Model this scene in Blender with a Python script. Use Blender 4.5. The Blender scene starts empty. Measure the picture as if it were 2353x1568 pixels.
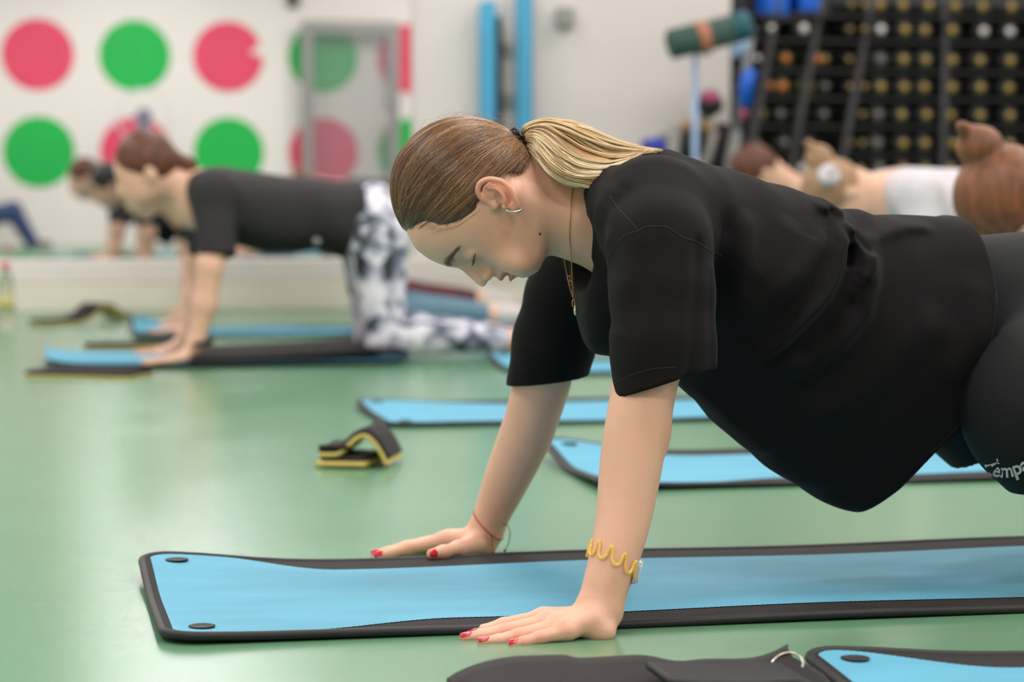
import bpy, bmesh, math, random
import numpy as np
from mathutils import Vector, Matrix
from mathutils.bvhtree import BVHTree
Q = 1.0                      # voxel size multiplier
random.seed(7); rng = np.random.default_rng(7)
scene = bpy.context.scene
COL = scene.collection
# ------------------------------------------------------------------ camera
W, H, FPX, HC = 2353, 1568, 5500.0, 0.55
TH = math.atan(.207); PI_ = math.atan(354/5500)
CC = np.array([0, 0, HC]); FH = np.array([math.sin(TH), math.cos(TH), 0]); RT = np.array([math.cos(TH), -math.sin(TH), 0]); ZZ = np.array([0, 0, 1.])
FW = FH*math.cos(PI_)-ZZ*math.sin(PI_); UP = ZZ*math.cos(PI_)+FH*math.sin(PI_)
cam = bpy.data.cameras.new('camera'); camo = bpy.data.objects.new('camera', cam); COL.objects.link(camo)
camo.matrix_world = Matrix(((RT[0], UP[0], -FW[0], CC[0]), (RT[1], UP[1], -FW[1], CC[1]), (RT[2], UP[2], -FW[2], CC[2]), (0, 0, 0, 1)))
cam.sensor_width = 36; cam.lens = FPX/W*36; cam.clip_start = .05; cam.clip_end = 60
cam.dof.use_dof = True; cam.dof.focus_distance = 3.06; cam.dof.aperture_fstop = 3.8
scene.camera = camo
scene.view_settings.view_transform = 'Standard'; scene.view_settings.look = 'None'
scene.view_settings.gamma = 1; scene.view_settings.use_curve_mapping = False
scene.view_settings.exposure = -0.66
wd = bpy.data.worlds.new('world'); scene.world = wd; wd.use_nodes = True
wd.node_tree.nodes['Background'].inputs[0].default_value = (.8, .85, .9, 1); wd.node_tree.nodes['Background'].inputs[1].default_value = .2
YM, YB, XL, XR, ZC = 10.85, -1.3, -3.2, 8.0, 3.1      # mirror wall, wall behind, left, right, ceiling
def ray(px, py): return FW+RT*((px-W/2)/FPX)-UP*((py-H/2)/FPX)
def floorp(px, py, z=0.):
    r = ray(px, py); return CC+r*((z-HC)/r[2])
def atY(px, py, Y):
    r = ray(px, py); return CC+r*(Y/r[1])
def atD(px, py, w): return CC+ray(px, py)*w
def projn(p):
    q = np.asarray(p, float)-CC; w = q@FW; return W/2+FPX*(q@RT)/w, H/2-FPX*(q@UP)/w
def area(name, loc, sx, sy, power, col, rot=(0, 0, 0)):
    l = bpy.data.lights.new(name, 'AREA'); l.shape = 'RECTANGLE'; l.size = sx; l.size_y = sy; l.energy = power; l.color = col
    o = bpy.data.objects.new(name, l); o.location = loc; o.rotation_euler = rot; COL.objects.link(o); return o
LIGHTS = [(x, y) for x in (-1.6, 1.1, 3.8, 6.4) for y in (0.3, 2.9, 5.5, 8.1, 10.0)]
for x, y in LIGHTS: area('ceiling_lamp', (x, y, ZC-.07), 1.15, .55, 30 if y > 9 else (44 if y > 8 and x > 1 else 64), (1.0, .915, .925))
area('left_fill_light', (XL+.15, 4.6, 1.75), 1.6, 5.0, 22, (.80, .92, 1.0), (0, -math.pi/2, 0))  # added soft fill from the left, there is no window in that wall
# ------------------------------------------------------------------ materials
def lin(c):
    c = np.array(c, float)/255.; return tuple(np.where(c <= .04045, c/12.92, ((c+.055)/1.055)**2.4))
def mat(name, col, rough=.5, metal=0, spec=.5, noise=None, bump=None, sss=0, sheen=0, trans=0, coat=0, attr=None, emit=0, alpha=1, ior=None):
    """noise=(scale,amount,stretch) varies the colour; bump=(scale,strength[,stretch])"""
    m = bpy.data.materials.new(name); m.use_nodes = True; nt = m.node_tree; b = nt.nodes['Principled BSDF']
    if max(col) > 1: col = lin(col)
    I = b.inputs
    I['Base Color'].default_value = (*col, 1); I['Roughness'].default_value = rough; I['Metallic'].default_value = metal
    I['Specular IOR Level'].default_value = spec
    if ior: I['IOR'].default_value = ior
    if sss: I['Subsurface Weight'].default_value = sss; I['Subsurface Radius'].default_value = (1, .35, .2); I['Subsurface Scale'].default_value = .006
    if sheen: I['Sheen Weight'].default_value = sheen; I['Sheen Roughness'].default_value = .4
    if trans: I['Transmission Weight'].default_value = trans
    if coat: I['Coat Weight'].default_value = coat; I['Coat Roughness'].default_value = .08
    if emit: I['Emission Color'].default_value = (*col, 1); I['Emission Strength'].default_value = emit
    if alpha < 1: I['Alpha'].default_value = alpha
    L = nt.links.new
    tc = nt.nodes.new('ShaderNodeTexCoord')
    def ntex(sc, stretch, det=4):
        mp = nt.nodes.new('ShaderNodeMapping'); mp.inputs['Scale'].default_value = stretch or (1, 1, 1); L(tc.outputs['Object'], mp.inputs[0])
        n = nt.nodes.new('ShaderNodeTexNoise'); n.inputs['Scale'].default_value = sc; n.inputs['Detail'].default_value = det; L(mp.outputs[0], n.inputs['Vector']); return n
    src = None
    if attr:
        a = nt.nodes.new('ShaderNodeAttribute'); a.attribute_name = attr; src = a.outputs['Color']; L(src, I['Base Color'])
    if noise:
        n = ntex(noise[0], noise[2] if len(noise) > 2 else None)
        mx = nt.nodes.new('ShaderNodeMix'); mx.data_type = 'RGBA'; mx.blend_type = 'MULTIPLY'; mx.inputs[0].default_value = 1
        cr = nt.nodes.new('ShaderNodeMapRange'); cr.inputs[1].default_value = .3; cr.inputs[2].default_value = .7
        cr.inputs[3].default_value = 1-noise[1]; cr.inputs[4].default_value = 1+noise[1]*.6; L(n.outputs['Fac'], cr.inputs[0])
        cb = nt.nodes.new('ShaderNodeCombineColor')
        for k in range(3): L(cr.outputs[0], cb.inputs[k])
        if src: L(src, mx.inputs[6])
        else: mx.inputs[6].default_value = (*col, 1)
        L(cb.outputs[0], mx.inputs[7]); L(mx.outputs[2], I['Base Color'])
    if bump:
        n = ntex(bump[0], bump[2] if len(bump) > 2 else None, 3)
        bp = nt.nodes.new('ShaderNodeBump'); bp.inputs['Strength'].default_value = bump[1]; bp.inputs['Distance'].default_value = .002
        L(n.outputs['Fac'], bp.inputs['Height']); L(bp.outputs[0], I['Normal'])
    return m
M = {}
M['wall'] = mat('wall_paint', (226, 217, 213), .7, bump=(60, .1))
M['kerb'] = mat('kerb_paint', (226, 219, 206), .5, noise=(3, .04))
M['ceil'] = mat('ceiling_paint', (235, 233, 228), .8, noise=(2, .02))
M['floor'] = mat('green_vinyl', (98, 144, 110), .24, spec=.95, noise=(1.3, .07, (1, 3, 1)), bump=(420, .05))
M['mirror'] = mat('mirror_silver', (246, 247, 249), .0, metal=1)
M['dotpink'] = mat('pink_wall_vinyl', (222, 66, 98), .5, noise=(3, .05))
M['dotgreen'] = mat('green_wall_vinyl', (0, 172, 70), .5, noise=(3, .05))
M['greyframe'] = mat('grey_door_aluminium', (140, 137, 137), .4, metal=.3, noise=(8, .05))
M['glass'] = mat('door_glass', (150, 149, 156), .08, alpha=.2, noise=(2, .02))
M['matblue'] = mat('blue_mat_fabric', (84, 160, 188), .62, noise=(5, .10, (1, 3, 1)), bump=(900, .25, (1, .25, 1)))
M['matblack'] = mat('black_mat_fabric', (34, 29, 29), .75, spec=.3, noise=(9, .12), bump=(1200, .3))
M['binding'] = mat('black_binding', (22, 20, 22), .55, bump=(900, .3), noise=(20, .1))
M['metal'] = mat('steel', (205, 200, 190), .25, metal=1, noise=(30, .05))
M['gold'] = mat('gold', (214, 160, 96), .22, metal=1, noise=(30, .05))
M['tee'] = mat('black_cotton', (20, 17, 18), .9, spec=.18, noise=(14, .12), bump=(1400, .35), sheen=.03)
M['strap'] = mat('black_neoprene', (34, 28, 30), .85, spec=.2, noise=(12, .1), bump=(900, .3), sheen=.1)
M['yellow'] = mat('yellow_foam', (200, 180, 98), .7, noise=(12, .1), bump=(300, .2))
# ------------------------------------------------------------------ object helpers
def tag(o, label=None, cat=None, group=None, kind=None):
    if label: o['label'] = label
    if cat: o['category'] = cat
    if group: o['group'] = group
    if kind: o['kind'] = kind
    return o
def empty(name, loc, label=None, cat=None, group=None):
    o = bpy.data.objects.new(name, None); o.location = tuple(loc); o.empty_display_size = .05; COL.objects.link(o); return tag(o, label, cat, group)
def link(name, me, m=None, parent=None, smooth=True):
    o = bpy.data.objects.new(name, me); COL.objects.link(o)
    if m is not None:
        for q in (m if isinstance(m, (list, tuple)) else [m]): me.materials.append(q)
    if smooth and len(me.polygons): me.polygons.foreach_set('use_smooth', [True]*len(me.polygons)); me.update()
    if parent is not None:
        p = parent; off = Vector((0, 0, 0))
        while p: off += p.location; p = p.parent
        o.parent = parent; o.matrix_parent_inverse = Matrix.Identity(4); o.location = -off
    return o
def mesh(name, V, Fc, m=None, parent=None, smooth=True, mi=None):
    me = bpy.data.meshes.new(name); me.from_pydata([tuple(map(float, v)) for v in V], [], [tuple(map(int, f)) for f in Fc]); me.update()
    o = link(name, me, m, parent, smooth)
    if mi is not None: me.polygons.foreach_set('material_index', mi)
    return o
class MB:
    def __init__(s): s.v = []; s.f = []
    def add(s, V, Fc):
        n = len(s.v); s.v += [tuple(v) for v in V]; s.f += [tuple(i+n for i in f) for f in Fc]; return s
    def box(s, c, d, rz=0, bev=.0, ry=0):
        bm = bmesh.new(); bmesh.ops.create_cube(bm, size=1)
        bmesh.ops.scale(bm, vec=d, verts=bm.verts)
        if bev: bmesh.ops.bevel(bm, geom=bm.edges[:], offset=bev, segments=3, affect='EDGES', profile=.5)
        R_ = Matrix.Rotation(rz, 3, 'Z') @ Matrix.Rotation(ry, 3, 'Y')
        V = [R_ @ v.co+Vector(c) for v in bm.verts]; Fc = [[v.index for v in f.verts] for f in bm.faces]; bm.free(); return s.add(V, Fc)
    def tube(s, P, r, n=10, closed=False, cap=True):
        P = [np.array(p, float) for p in P]; N = len(P); r = r if hasattr(r, '__len__') else [r]*N
        V = []; up = None
        for i in range(N):
            a = P[(i-1) % N] if (closed or i > 0) else P[i]; b = P[(i+1) % N] if (closed or i < N-1) else P[i]
            t = b-a; t /= (np.linalg.norm(t)+1e-12)
            if up is None: up = np.array([0, 0, 1.]) if abs(t[2]) < .9 else np.array([1., 0, 0])
            x = np.cross(up, t); x /= np.linalg.norm(x)+1e-12; y = np.cross(t, x); up = y
            for k in range(n):
                a_ = 2*math.pi*k/n; V.append(P[i]+r[i]*(math.cos(a_)*x+math.sin(a_)*y))
        Fc = []
        for i in range(N if closed else N-1):
            j = (i+1) % N
            for k in range(n): Fc.append((i*n+k, i*n+(k+1) % n, j*n+(k+1) % n, j*n+k))
        if cap and not closed: Fc.append(tuple(range(n))[::-1]); Fc.append(tuple((N-1)*n+k for k in range(n)))
        return s.add(V, Fc)
    def lathe(s, c, prof, n=24, axis='z', R_=None):
        V = []
        for (r, z) in prof:
            for k in range(n):
                a = 2*math.pi*k/n; p = Vector((r*math.cos(a), r*math.sin(a), z))
                if R_ is not None: p = R_ @ p
                V.append(p+Vector(c))
        Fc = [(i*n+k, i*n+(k+1) % n, (i+1)*n+(k+1) % n, (i+1)*n+k) for i in range(len(prof)-1) for k in range(n)]
        Fc.append(tuple(range(n))[::-1]); Fc.append(tuple((len(prof)-1)*n+k for k in range(n)))
        return s.add(V, Fc)
    def build(s, name, m, parent=None, smooth=True): return mesh(name, s.v, s.f, m, parent, smooth)
def spline(P, n=8):
    P = [np.array(p, float) for p in P]; out = []
    for i in range(len(P)-1):
        p0 = P[max(i-1, 0)]; p1 = P[i]; p2 = P[i+1]; p3 = P[min(i+2, len(P)-1)]
        for k in range(n):
            t = k/n; out.append(.5*((2*p1)+(-p0+p2)*t+(2*p0-5*p1+4*p2-p3)*t*t+(-p0+3*p1-3*p2+p3)*t**3))
    out.append(P[-1]); return out
def sstep(a, b, x): t = np.clip((x-a)/(b-a), 0, 1); return t*t*(3-2*t)
# ------------------------------------------------------------------ signed distance modelling
def smin(a, b, k):
    if k <= 0: return np.minimum(a, b)
    h = np.maximum(k-np.abs(a-b), 0)/k; return np.minimum(a, b)-h*h*k*.25
def smax(a, b, k): return -smin(-a, -b, k)
class SDF:
    def __init__(s): s.p = []
    def _a(s, f, lo, hi, k, op): s.p.append((f, np.array(lo, float), np.array(hi, float), k, op)); return s
    def cone(s, a, b, ra, rb, k=.01, op='u', flat=None):
        a = np.array(a, float); b = np.array(b, float); ba = b-a; L2 = max(ba@ba, 1e-9)
        if flat is not None: fn = np.array(flat[0], float); fn /= np.linalg.norm(fn); fs = 1/flat[1]-1
        def f(P):
            D = P-a
            if flat is not None: D = D+((D@fn)*fs)[..., None]*fn
            BA = ba if flat is None else ba+fn*(ba@fn)*fs
            l2 = max(BA@BA, 1e-9)
            t = np.clip((D@BA)/l2, 0, 1); D = D-t[..., None]*BA
            d = np.sqrt((D*D).sum(-1))-(ra+t*(rb-ra))
            return d if flat is None else d*(.5+.5*flat[1])
        R_ = max(ra, rb); return s._a(f, np.minimum(a, b)-R_, np.maximum(a, b)+R_, k, op)
    def chain(s, P, r, k=.01, op='u', flat=None):
        for i in range(len(P)-1): s.cone(P[i], P[i+1], r[i], r[i+1], k, op, flat)
        return s
    def limb(s, P, r, k=.012, n=4):
        Q_ = spline([np.append(p, q) for p, q in zip(P, r)], n); A = [q[:3] for q in Q_]; R_ = [q[3] for q in Q_]
        def f(X):
            d = np.full(X.shape[:-1], 1e3)
            for i in range(len(A)-1):
                ba = A[i+1]-A[i]; D = X-A[i]; t = np.clip((D@ba)/(ba@ba), 0, 1); D = D-t[..., None]*ba; d = np.minimum(d, np.sqrt((D*D).sum(-1))-(R_[i]+t*(R_[i+1]-R_[i])))
            return d
        m = max(R_); return s._a(f, np.min(A, 0)-m, np.max(A, 0)+m, k, 'u')
    def ell(s, c, r, k=.01, op='u', R_=None):
        c = np.array(c, float); r = np.array(r, float); Rm = np.eye(3) if R_ is None else np.array(R_, float)   # rows = axes
        def f(P):
            D = (P-c)@Rm.T/r; q = np.sqrt((D*D).sum(-1)); g = np.sqrt(((D/r)**2).sum(-1))+1e-9
            return q*(q-1)/g
        e = np.sqrt(((Rm*r[:, None])**2).sum(0)); return s._a(f, c-e, c+e, k, op)
    def fn(s, f, lo, hi, k=.01, op='u'): return s._a(f, lo, hi, k, op)
    def ev(s, P, lo=None, hi=None, pad=.03):
        d = np.full(P.shape[:-1], 1.0)
        for f, l, h, k, op in s.p:
            if lo is not None and (np.any(l-pad > hi) or np.any(h+pad < lo)): continue
            if op == 'u': d = smin(d, f(P), k)
            elif op == 's': d = smax(d, -f(P), k)
            elif op == 'i': d = smax(d, f(P), k)
            else: d = d+f(P)
        return d
    def polygonize(s, h, B=16, slack=1.0):
        h = h*Q
        U = [q for q in s.p if q[4] == 'u']
        lo = np.min([q[1] for q in U], 0)-3*h; hi = np.max([q[2] for q in U], 0)+3*h
        S = B*h; nb = np.ceil((hi-lo)/S).astype(int)
        g = np.stack(np.meshgrid(*[np.arange(n) for n in nb], indexing='ij'), -1).reshape(-1, 3)
        cen = lo+(g+.5)*S; d = np.concatenate([s.ev(cen[i:i+200000]) for i in range(0, len(cen), 200000)])
        g = g[np.abs(d) < S*(.87+.45*slack)+.004]
        NC = np.array([1 << 20, 1 << 20, 1 << 20]); K = lambda c: (c[..., 0].astype(np.int64) << 40) | (c[..., 1].astype(np.int64) << 20) | c[..., 2].astype(np.int64)
        ii = np.arange(B+1); base = np.stack(np.meshgrid(ii, ii, ii, indexing='ij'), -1)
        keys = []; pos = []; quads = []
        cor = [(0, 0, 0), (1, 0, 0), (0, 1, 0), (1, 1, 0), (0, 0, 1), (1, 0, 1), (0, 1, 1), (1, 1, 1)]
        for gb in g:
            o = gb*B; P = lo+(base+o)*h; v = s.ev(P, P[0, 0, 0], P[-1, -1, -1])
            neg = v < 0
            if neg.all() or not neg.any(): continue
            cnt = sum(neg[a:B+a, b:B+b, c:B+c].astype(np.int8) for a, b, c in cor)
            act = np.argwhere((cnt > 0) & (cnt < 8)); 
            if not len(act): continue
            acc = np.zeros((len(act), 3)); n = np.zeros(len(act))
            cv = {c: v[act[:, 0]+c[0], act[:, 1]+c[1], act[:, 2]+c[2]] for c in cor}
            for ax in range(3):
                for c in cor:
                    if c[ax]: continue
                    c2 = list(c); c2[ax] = 1; c2 = tuple(c2); a = cv[c]; b = cv[c2]; m = (a < 0) != (b < 0)
                    t = np.where(m, a/np.where(m, a-b, 1), 0); q = np.zeros((len(act), 3)); q += c; q[:, ax] += t
                    acc += q*m[:, None]; n += m
            keys.append(K(act+o+1)); pos.append(lo+(act+o+acc/n[:, None])*h)
            for ax in range(3):
                sl0 = [slice(0, B)]*3; sl1 = list(sl0); sl1[ax] = slice(1, B+1)
                a = neg[tuple(sl0)]; b = neg[tuple(sl1)]; e = np.argwhere(a != b)
                if not len(e): continue
                u = (ax+1) % 3; w = (ax+2) % 3; fl = a[e[:, 0], e[:, 1], e[:, 2]]
                cs = []
                for du, dw in ((-1, -1), (0, -1), (0, 0), (-1, 0)):
                    c = e+o+1; c = c.copy(); c[:, u] += du; c[:, w] += dw; cs.append(K(c))
                q = np.stack(cs, -1); q[~fl] = q[~fl][:, ::-1]; quads.append(q)
        keys = np.concatenate(keys); pos = np.concatenate(pos); quads = np.concatenate(quads)
        o = np.argsort(keys); keys = keys[o]; pos = pos[o]
        ix = np.clip(np.searchsorted(keys, quads), 0, len(keys)-1); ok = (keys[ix] == quads).all(1)
        return pos, ix[ok]
    def build(s, name, h, m, parent=None, slack=1.0, smooth_it=1):
        V, Fc = s.polygonize(h, slack=slack)
        if smooth_it:
            for _ in range(smooth_it):
                acc = np.zeros_like(V); n = np.zeros(len(V))
                for a, b in ((0, 1), (1, 2), (2, 3), (3, 0)):
                    np.add.at(acc, Fc[:, a], V[Fc[:, b]]); np.add.at(acc, Fc[:, b], V[Fc[:, a]]); np.add.at(n, Fc[:, a], 1); np.add.at(n, Fc[:, b], 1)
                V = V*.5+.5*acc/np.maximum(n, 1)[:, None]
        me = bpy.data.meshes.new(name); me.vertices.add(len(V)); me.vertices.foreach_set('co', V.astype(np.float32).ravel())
        me.loops.add(len(Fc)*4); me.loops.foreach_set('vertex_index', Fc.astype(np.int32).ravel())
        me.polygons.add(len(Fc)); me.polygons.foreach_set('loop_start', np.arange(len(Fc), dtype=np.int32)*4)
        me.update(calc_edges=True); me.validate()
        o = link(name, me, m, parent); o_v = V; return o, V
def setcol(o, C):
    a = o.data.color_attributes.new('tint', 'FLOAT_COLOR', 'POINT'); C = np.concatenate([C, np.ones((len(C), 1))], 1); a.data.foreach_set('color', C.astype(np.float32).ravel())
def polyd(P2, pts):
    """unsigned distance of 2D points to a polyline"""
    pts = np.array(pts, float); d = np.full(P2.shape[:-1], 1e9)
    for a, b in zip(pts[:-1], pts[1:]):
        ba = b-a; t = np.clip(((P2-a)@ba)/(ba@ba), 0, 1); q = P2-a-t[..., None]*ba; d = np.minimum(d, (q*q).sum(-1))
    return np.sqrt(d)
def foldw(P2, pts, wd):
    """gaussian ridge along a polyline that fades out towards both ends"""
    pts = np.array(pts, float); sl = np.concatenate([[0], np.cumsum(np.linalg.norm(np.diff(pts, axis=0), axis=1))]); d = np.full(P2.shape[:-1], 1e9); u = np.zeros_like(d)
    for i, (a, b) in enumerate(zip(pts[:-1], pts[1:])):
        ba = b-a; t = np.clip(((P2-a)@ba)/(ba@ba), 0, 1); q = P2-a-t[..., None]*ba; e = (q*q).sum(-1); m = e < d; d = np.where(m, e, d); u = np.where(m, (sl[i]+t*(sl[i+1]-sl[i]))/sl[-1], u)
    return np.exp(-d/wd**2)*sstep(-.02, .18, u)*sstep(1.02, .80, u)
def inpoly(P2, pts):
    pts = np.array(pts, float); c = np.zeros(P2.shape[:-1], bool); x = P2[..., 0]; y = P2[..., 1]
    for (x1, y1), (x2, y2) in zip(pts, np.roll(pts, -1, 0)):
        m = ((y1 > y) != (y2 > y)); c ^= m & (x < (x2-x1)*(y-y1)/((y2-y1) or 1e-9)+x1)
    return c
def sdpoly(P2, pts):
    pts = list(pts); d = polyd(P2, pts+[pts[0]]); return np.where(inpoly(P2, pts), -d, d)
def strands(name, paths, rad, m, parent):
    cu = bpy.data.hair_curves.new(name); n = len(paths); sz = [len(p) for p in paths]; cu.add_curves(sz)
    P = np.concatenate(paths).astype(np.float32); cu.position_data.foreach_set('vector', P.ravel())
    ra = cu.attributes.get('radius') or cu.attributes.new('radius', 'FLOAT', 'POINT')
    r = np.concatenate([rad*np.clip(np.minimum(1.0, (1-np.linspace(0, 1, s_))*6+.25), 0, 1) for s_ in sz]).astype(np.float32); ra.data.foreach_set('value', r)
    o = bpy.data.objects.new(name, cu); COL.objects.link(o); cu.materials.append(m)
    p = parent; off = Vector((0, 0, 0))
    while p: off += p.location; p = p.parent
    o.parent = parent; o.location = -off; return o
# ------------------------------------------------------------------ room shell
def slab(name, c, d, m, bev=0):
    o = MB().box(c, d, bev=bev).build(name, m, None, False); tag(o, kind='structure'); return o
T = .12; XC = (XL+XR)/2; YC = (YM+YB)/2; LX = XR-XL; LY = YM-YB
slab('floor', (XC, YC, -T/2), (LX+2*T, LY+2*T, T), M['floor'])
slab('ceiling', (XC, YC, ZC+T/2), (LX+2*T, LY+2*T, T), M['ceil'])
slab('wall_back', (XC, YM+T/2+.02, ZC/2), (LX+2*T, T, ZC), M['wall'])
slab('wall_front', (XC, YB-T/2, ZC/2), (LX+2*T, T, ZC), M['wall'])
slab('wall_left', (XL-T/2, YC, ZC/2), (T, LY, ZC), M['wall'])
slab('wall_right', (XR+T/2, YC, ZC/2), (T, LY, ZC), M['wall'])
slab('baseboard_back', (XC, YM-.02, .06), (LX-.01, .075, .12), M['kerb'], .004)
slab('trim_1', (XC, YM-.015, .175), (LX-.01, .066, .108), M['wall'], .012)
XMR = atY(945, 100, YM)[0]
o = slab('wall_mirror', ((XL+.1+XMR)/2, YM+.005, .232+1.25), (XMR-XL-.1, .012, 2.5), M['mirror']); o.name = 'wall_mirror'
for x, y in LIGHTS:
    r = empty('ceiling_light', (x, y, ZC-.03), None, 'ceiling light', 'recessed ceiling light panels'); r['label'] = 'rectangular white light panel in the ceiling above the studio'
    MB().box((x, y, ZC-.02), (1.24, .64, .04), bev=.006).build('frame', M['ceil'], r, False)
    MB().box((x, y, ZC-.045), (1.16, .56, .012)).build('diffuser', mat('lamp_diffuser', (1, .97, .92), .6, emit=1.2) if 'dif' not in M else M['dif'], r, False)
    if 'dif' not in M: M['dif'] = bpy.data.materials['lamp_diffuser']
# dots on the wall behind the camera (seen in the mirror)
def disc(name, x, z, r, m, notch=False, n=72):
    pts = []
    for k in range(n):
        a = 2*math.pi*k/n; rr = r
        if notch and abs(a-.20) < .17: rr = r*(.62+.38*(abs(a-.20)/.17)**2)
        pts.append((x+rr*math.cos(a), z+rr*math.sin(a)))
    V = [(p, YB+.001, q) for p, q in pts]+[(p, YB+.004, q) for p, q in pts]
    F_ = [tuple(range(n)), tuple(range(n, 2*n))[::-1]]+[(k, k+n, (k+1) % n+n, (k+1) % n) for k in range(n)]
    return mesh(name, V, F_, m, None, False)
cols = [.22, 1.12, 2.0, 2.91, 3.77, 4.66]; nm = ['leftmost', 'second from the left', 'third from the left', 'fourth, behind the glass door', 'cut off by the edge of the mirror', 'past the edge of the mirror']
for r_, z in enumerate((1.79, .88)):
    for c, x in enumerate(cols):
        pk = (r_+c) % 2 == 0
        o = disc('wall_dot', x, z, .335, M['dotpink' if pk else 'dotgreen'], notch=(r_ == 0 and c == 2))
        tag(o, f"{'pink' if pk else 'green'} round wall dot in the {'upper' if r_ == 0 else 'lower'} row, {nm[c]}"+(' and notched' if r_ == 0 and c == 2 else ''), 'wall decal', 'round dots on the mirrored wall')
dy = YB+.16
xa, xb = 2.68, 3.62; zt = 2.13
dr = empty('glass_door', ((xa+xb)/2, dy, 0)); tag(dr, 'grey framed glass door standing before the dotted wall', 'door')
fr = MB()
for x in (xa+.055, xb-.055): fr.box((x, dy, zt/2), (.11, .05, zt), bev=.004)
fr.box(((xa+xb)/2, dy, zt-.06), (xb-xa-.2, .048, .12)); fr.box(((xa+xb)/2, dy, .07), (xb-xa-.2, .048, .14)); fr.build('frame', M['greyframe'], dr, False)
MB().box(((xa+xb)/2, dy, zt/2), (xb-xa-.2, .010, zt-.26)).build('pane', M['glass'], dr, False)
MB().tube([(xb-.16, dy+.03, .95), (xb-.16, dy+.07, .98), (xb-.16, dy+.07, 1.25), (xb-.16, dy+.03, 1.28)], .012).build('handle', M['metal'], dr)
o = MB().box((2.62, YB+.04, 2.35), (.09, .08, .17), bev=.02).build('alarm_sensor', M['matblack'], None); tag(o, 'small dark sensor on the wall above the glass door', 'sensor')
# pedestal fan between camera side wall and the room, seen in the mirror
fx, fy, fz = 1.17, YB+.55, 1.2
M['fan'] = mat('fan_plastic', (206, 203, 208), .4, noise=(9, .05)); M['fanhub'] = mat('fan_hub', (96, 90, 122), .4, noise=(9, .05))
fn_ = empty('pedestal_fan', (fx, fy, 0)); tag(fn_, 'white round pedestal fan with a violet grey motor, in front of the dots', 'fan')
g = MB(); g.tube([(fx+.25*math.cos(a), fy, fz+.25*math.sin(a)) for a in np.linspace(0, 2*math.pi, 40, False)], .009, closed=True)
for a in np.linspace(0, 2*math.pi, 24, False): g.tube([(fx+.05*math.cos(a), fy+.05, fz+.05*math.sin(a)), (fx+.25*math.cos(a), fy, fz+.25*math.sin(a))], .002, 5)
g.build('grille', M['fan'], fn_)
MB().lathe((fx, fy-.02, fz), [(.02, -.09), (.07, -.07), (.075, .03), (.05, .06)], R_=Matrix.Rotation(-math.pi/2, 3, 'X')).build('motor', M['fanhub'], fn_)
MB().box((fx, fy-.02, fz-.16), (.13, .10, .30), bev=.02).build('control_box', M['fanhub'], fn_)
MB().tube([(fx, fy-.02, .03), (fx, fy-.02, fz-.3)], .018).build('pole', M['fan'], fn_)
MB().lathe((fx, fy-.02, 0), [(.22, 0), (.22, .02), (.05, .045), (.03, .06)]).build('base', M['fan'], fn_)
# back wall right of the mirror: padded blue posts, wall box
M['bluepad'] = mat('blue_padding', (72, 164, 205), .6, noise=(6, .08)); M['dark'] = mat('dark_rubber', (20, 20, 22), .6, noise=(20, .1), bump=(300, .2))
for (px0, px1, py, lab) in ((1102, 1136, 3, 'shorter blue padded wall post with a black side strip'), (1186, 1221, -40, 'taller blue padded wall post, right of the shorter one')):
    a = atY(px0, py, YM-.06); b = atY(px1, py, YM-.06); x0, x1, z = a[0], b[0], a[2]
    r = empty('wall_post', ((x0+x1)/2, YM-.06, 0)); tag(r, lab, 'wall post', 'blue posts on the back wall')
    MB().box(((x0+x1)/2, YM-.065, z/2+.11), (x1-x0, .09, z-.22), bev=.018).build('padding', M['bluepad'], r)
    if py > 0: MB().box((x1+.012, YM-.055, z/2+.08), (.035, .07, z-.30), bev=.004).build('side_strip', M['dark'], r, False)
M['greybox'] = mat('grey_plastic', (150, 150, 146), .5, noise=(9, .05))
for (px, py, s, lab) in ((1300, 40, .075, 'small grey box fixed high on the back wall'), (1166, 112, .04, 'small grey hook plate between the blue posts, upper one'), (1166, 228, .05, 'small dark hook plate between the blue posts, lower one')):
    p = atY(px, py, YM-.02); o = MB().box((p[0], YM-.005, p[2]), (s, .05, s*1.3), bev=.01).build('wall_box', M['greybox'], None); tag(o, lab, 'wall box')
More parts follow.
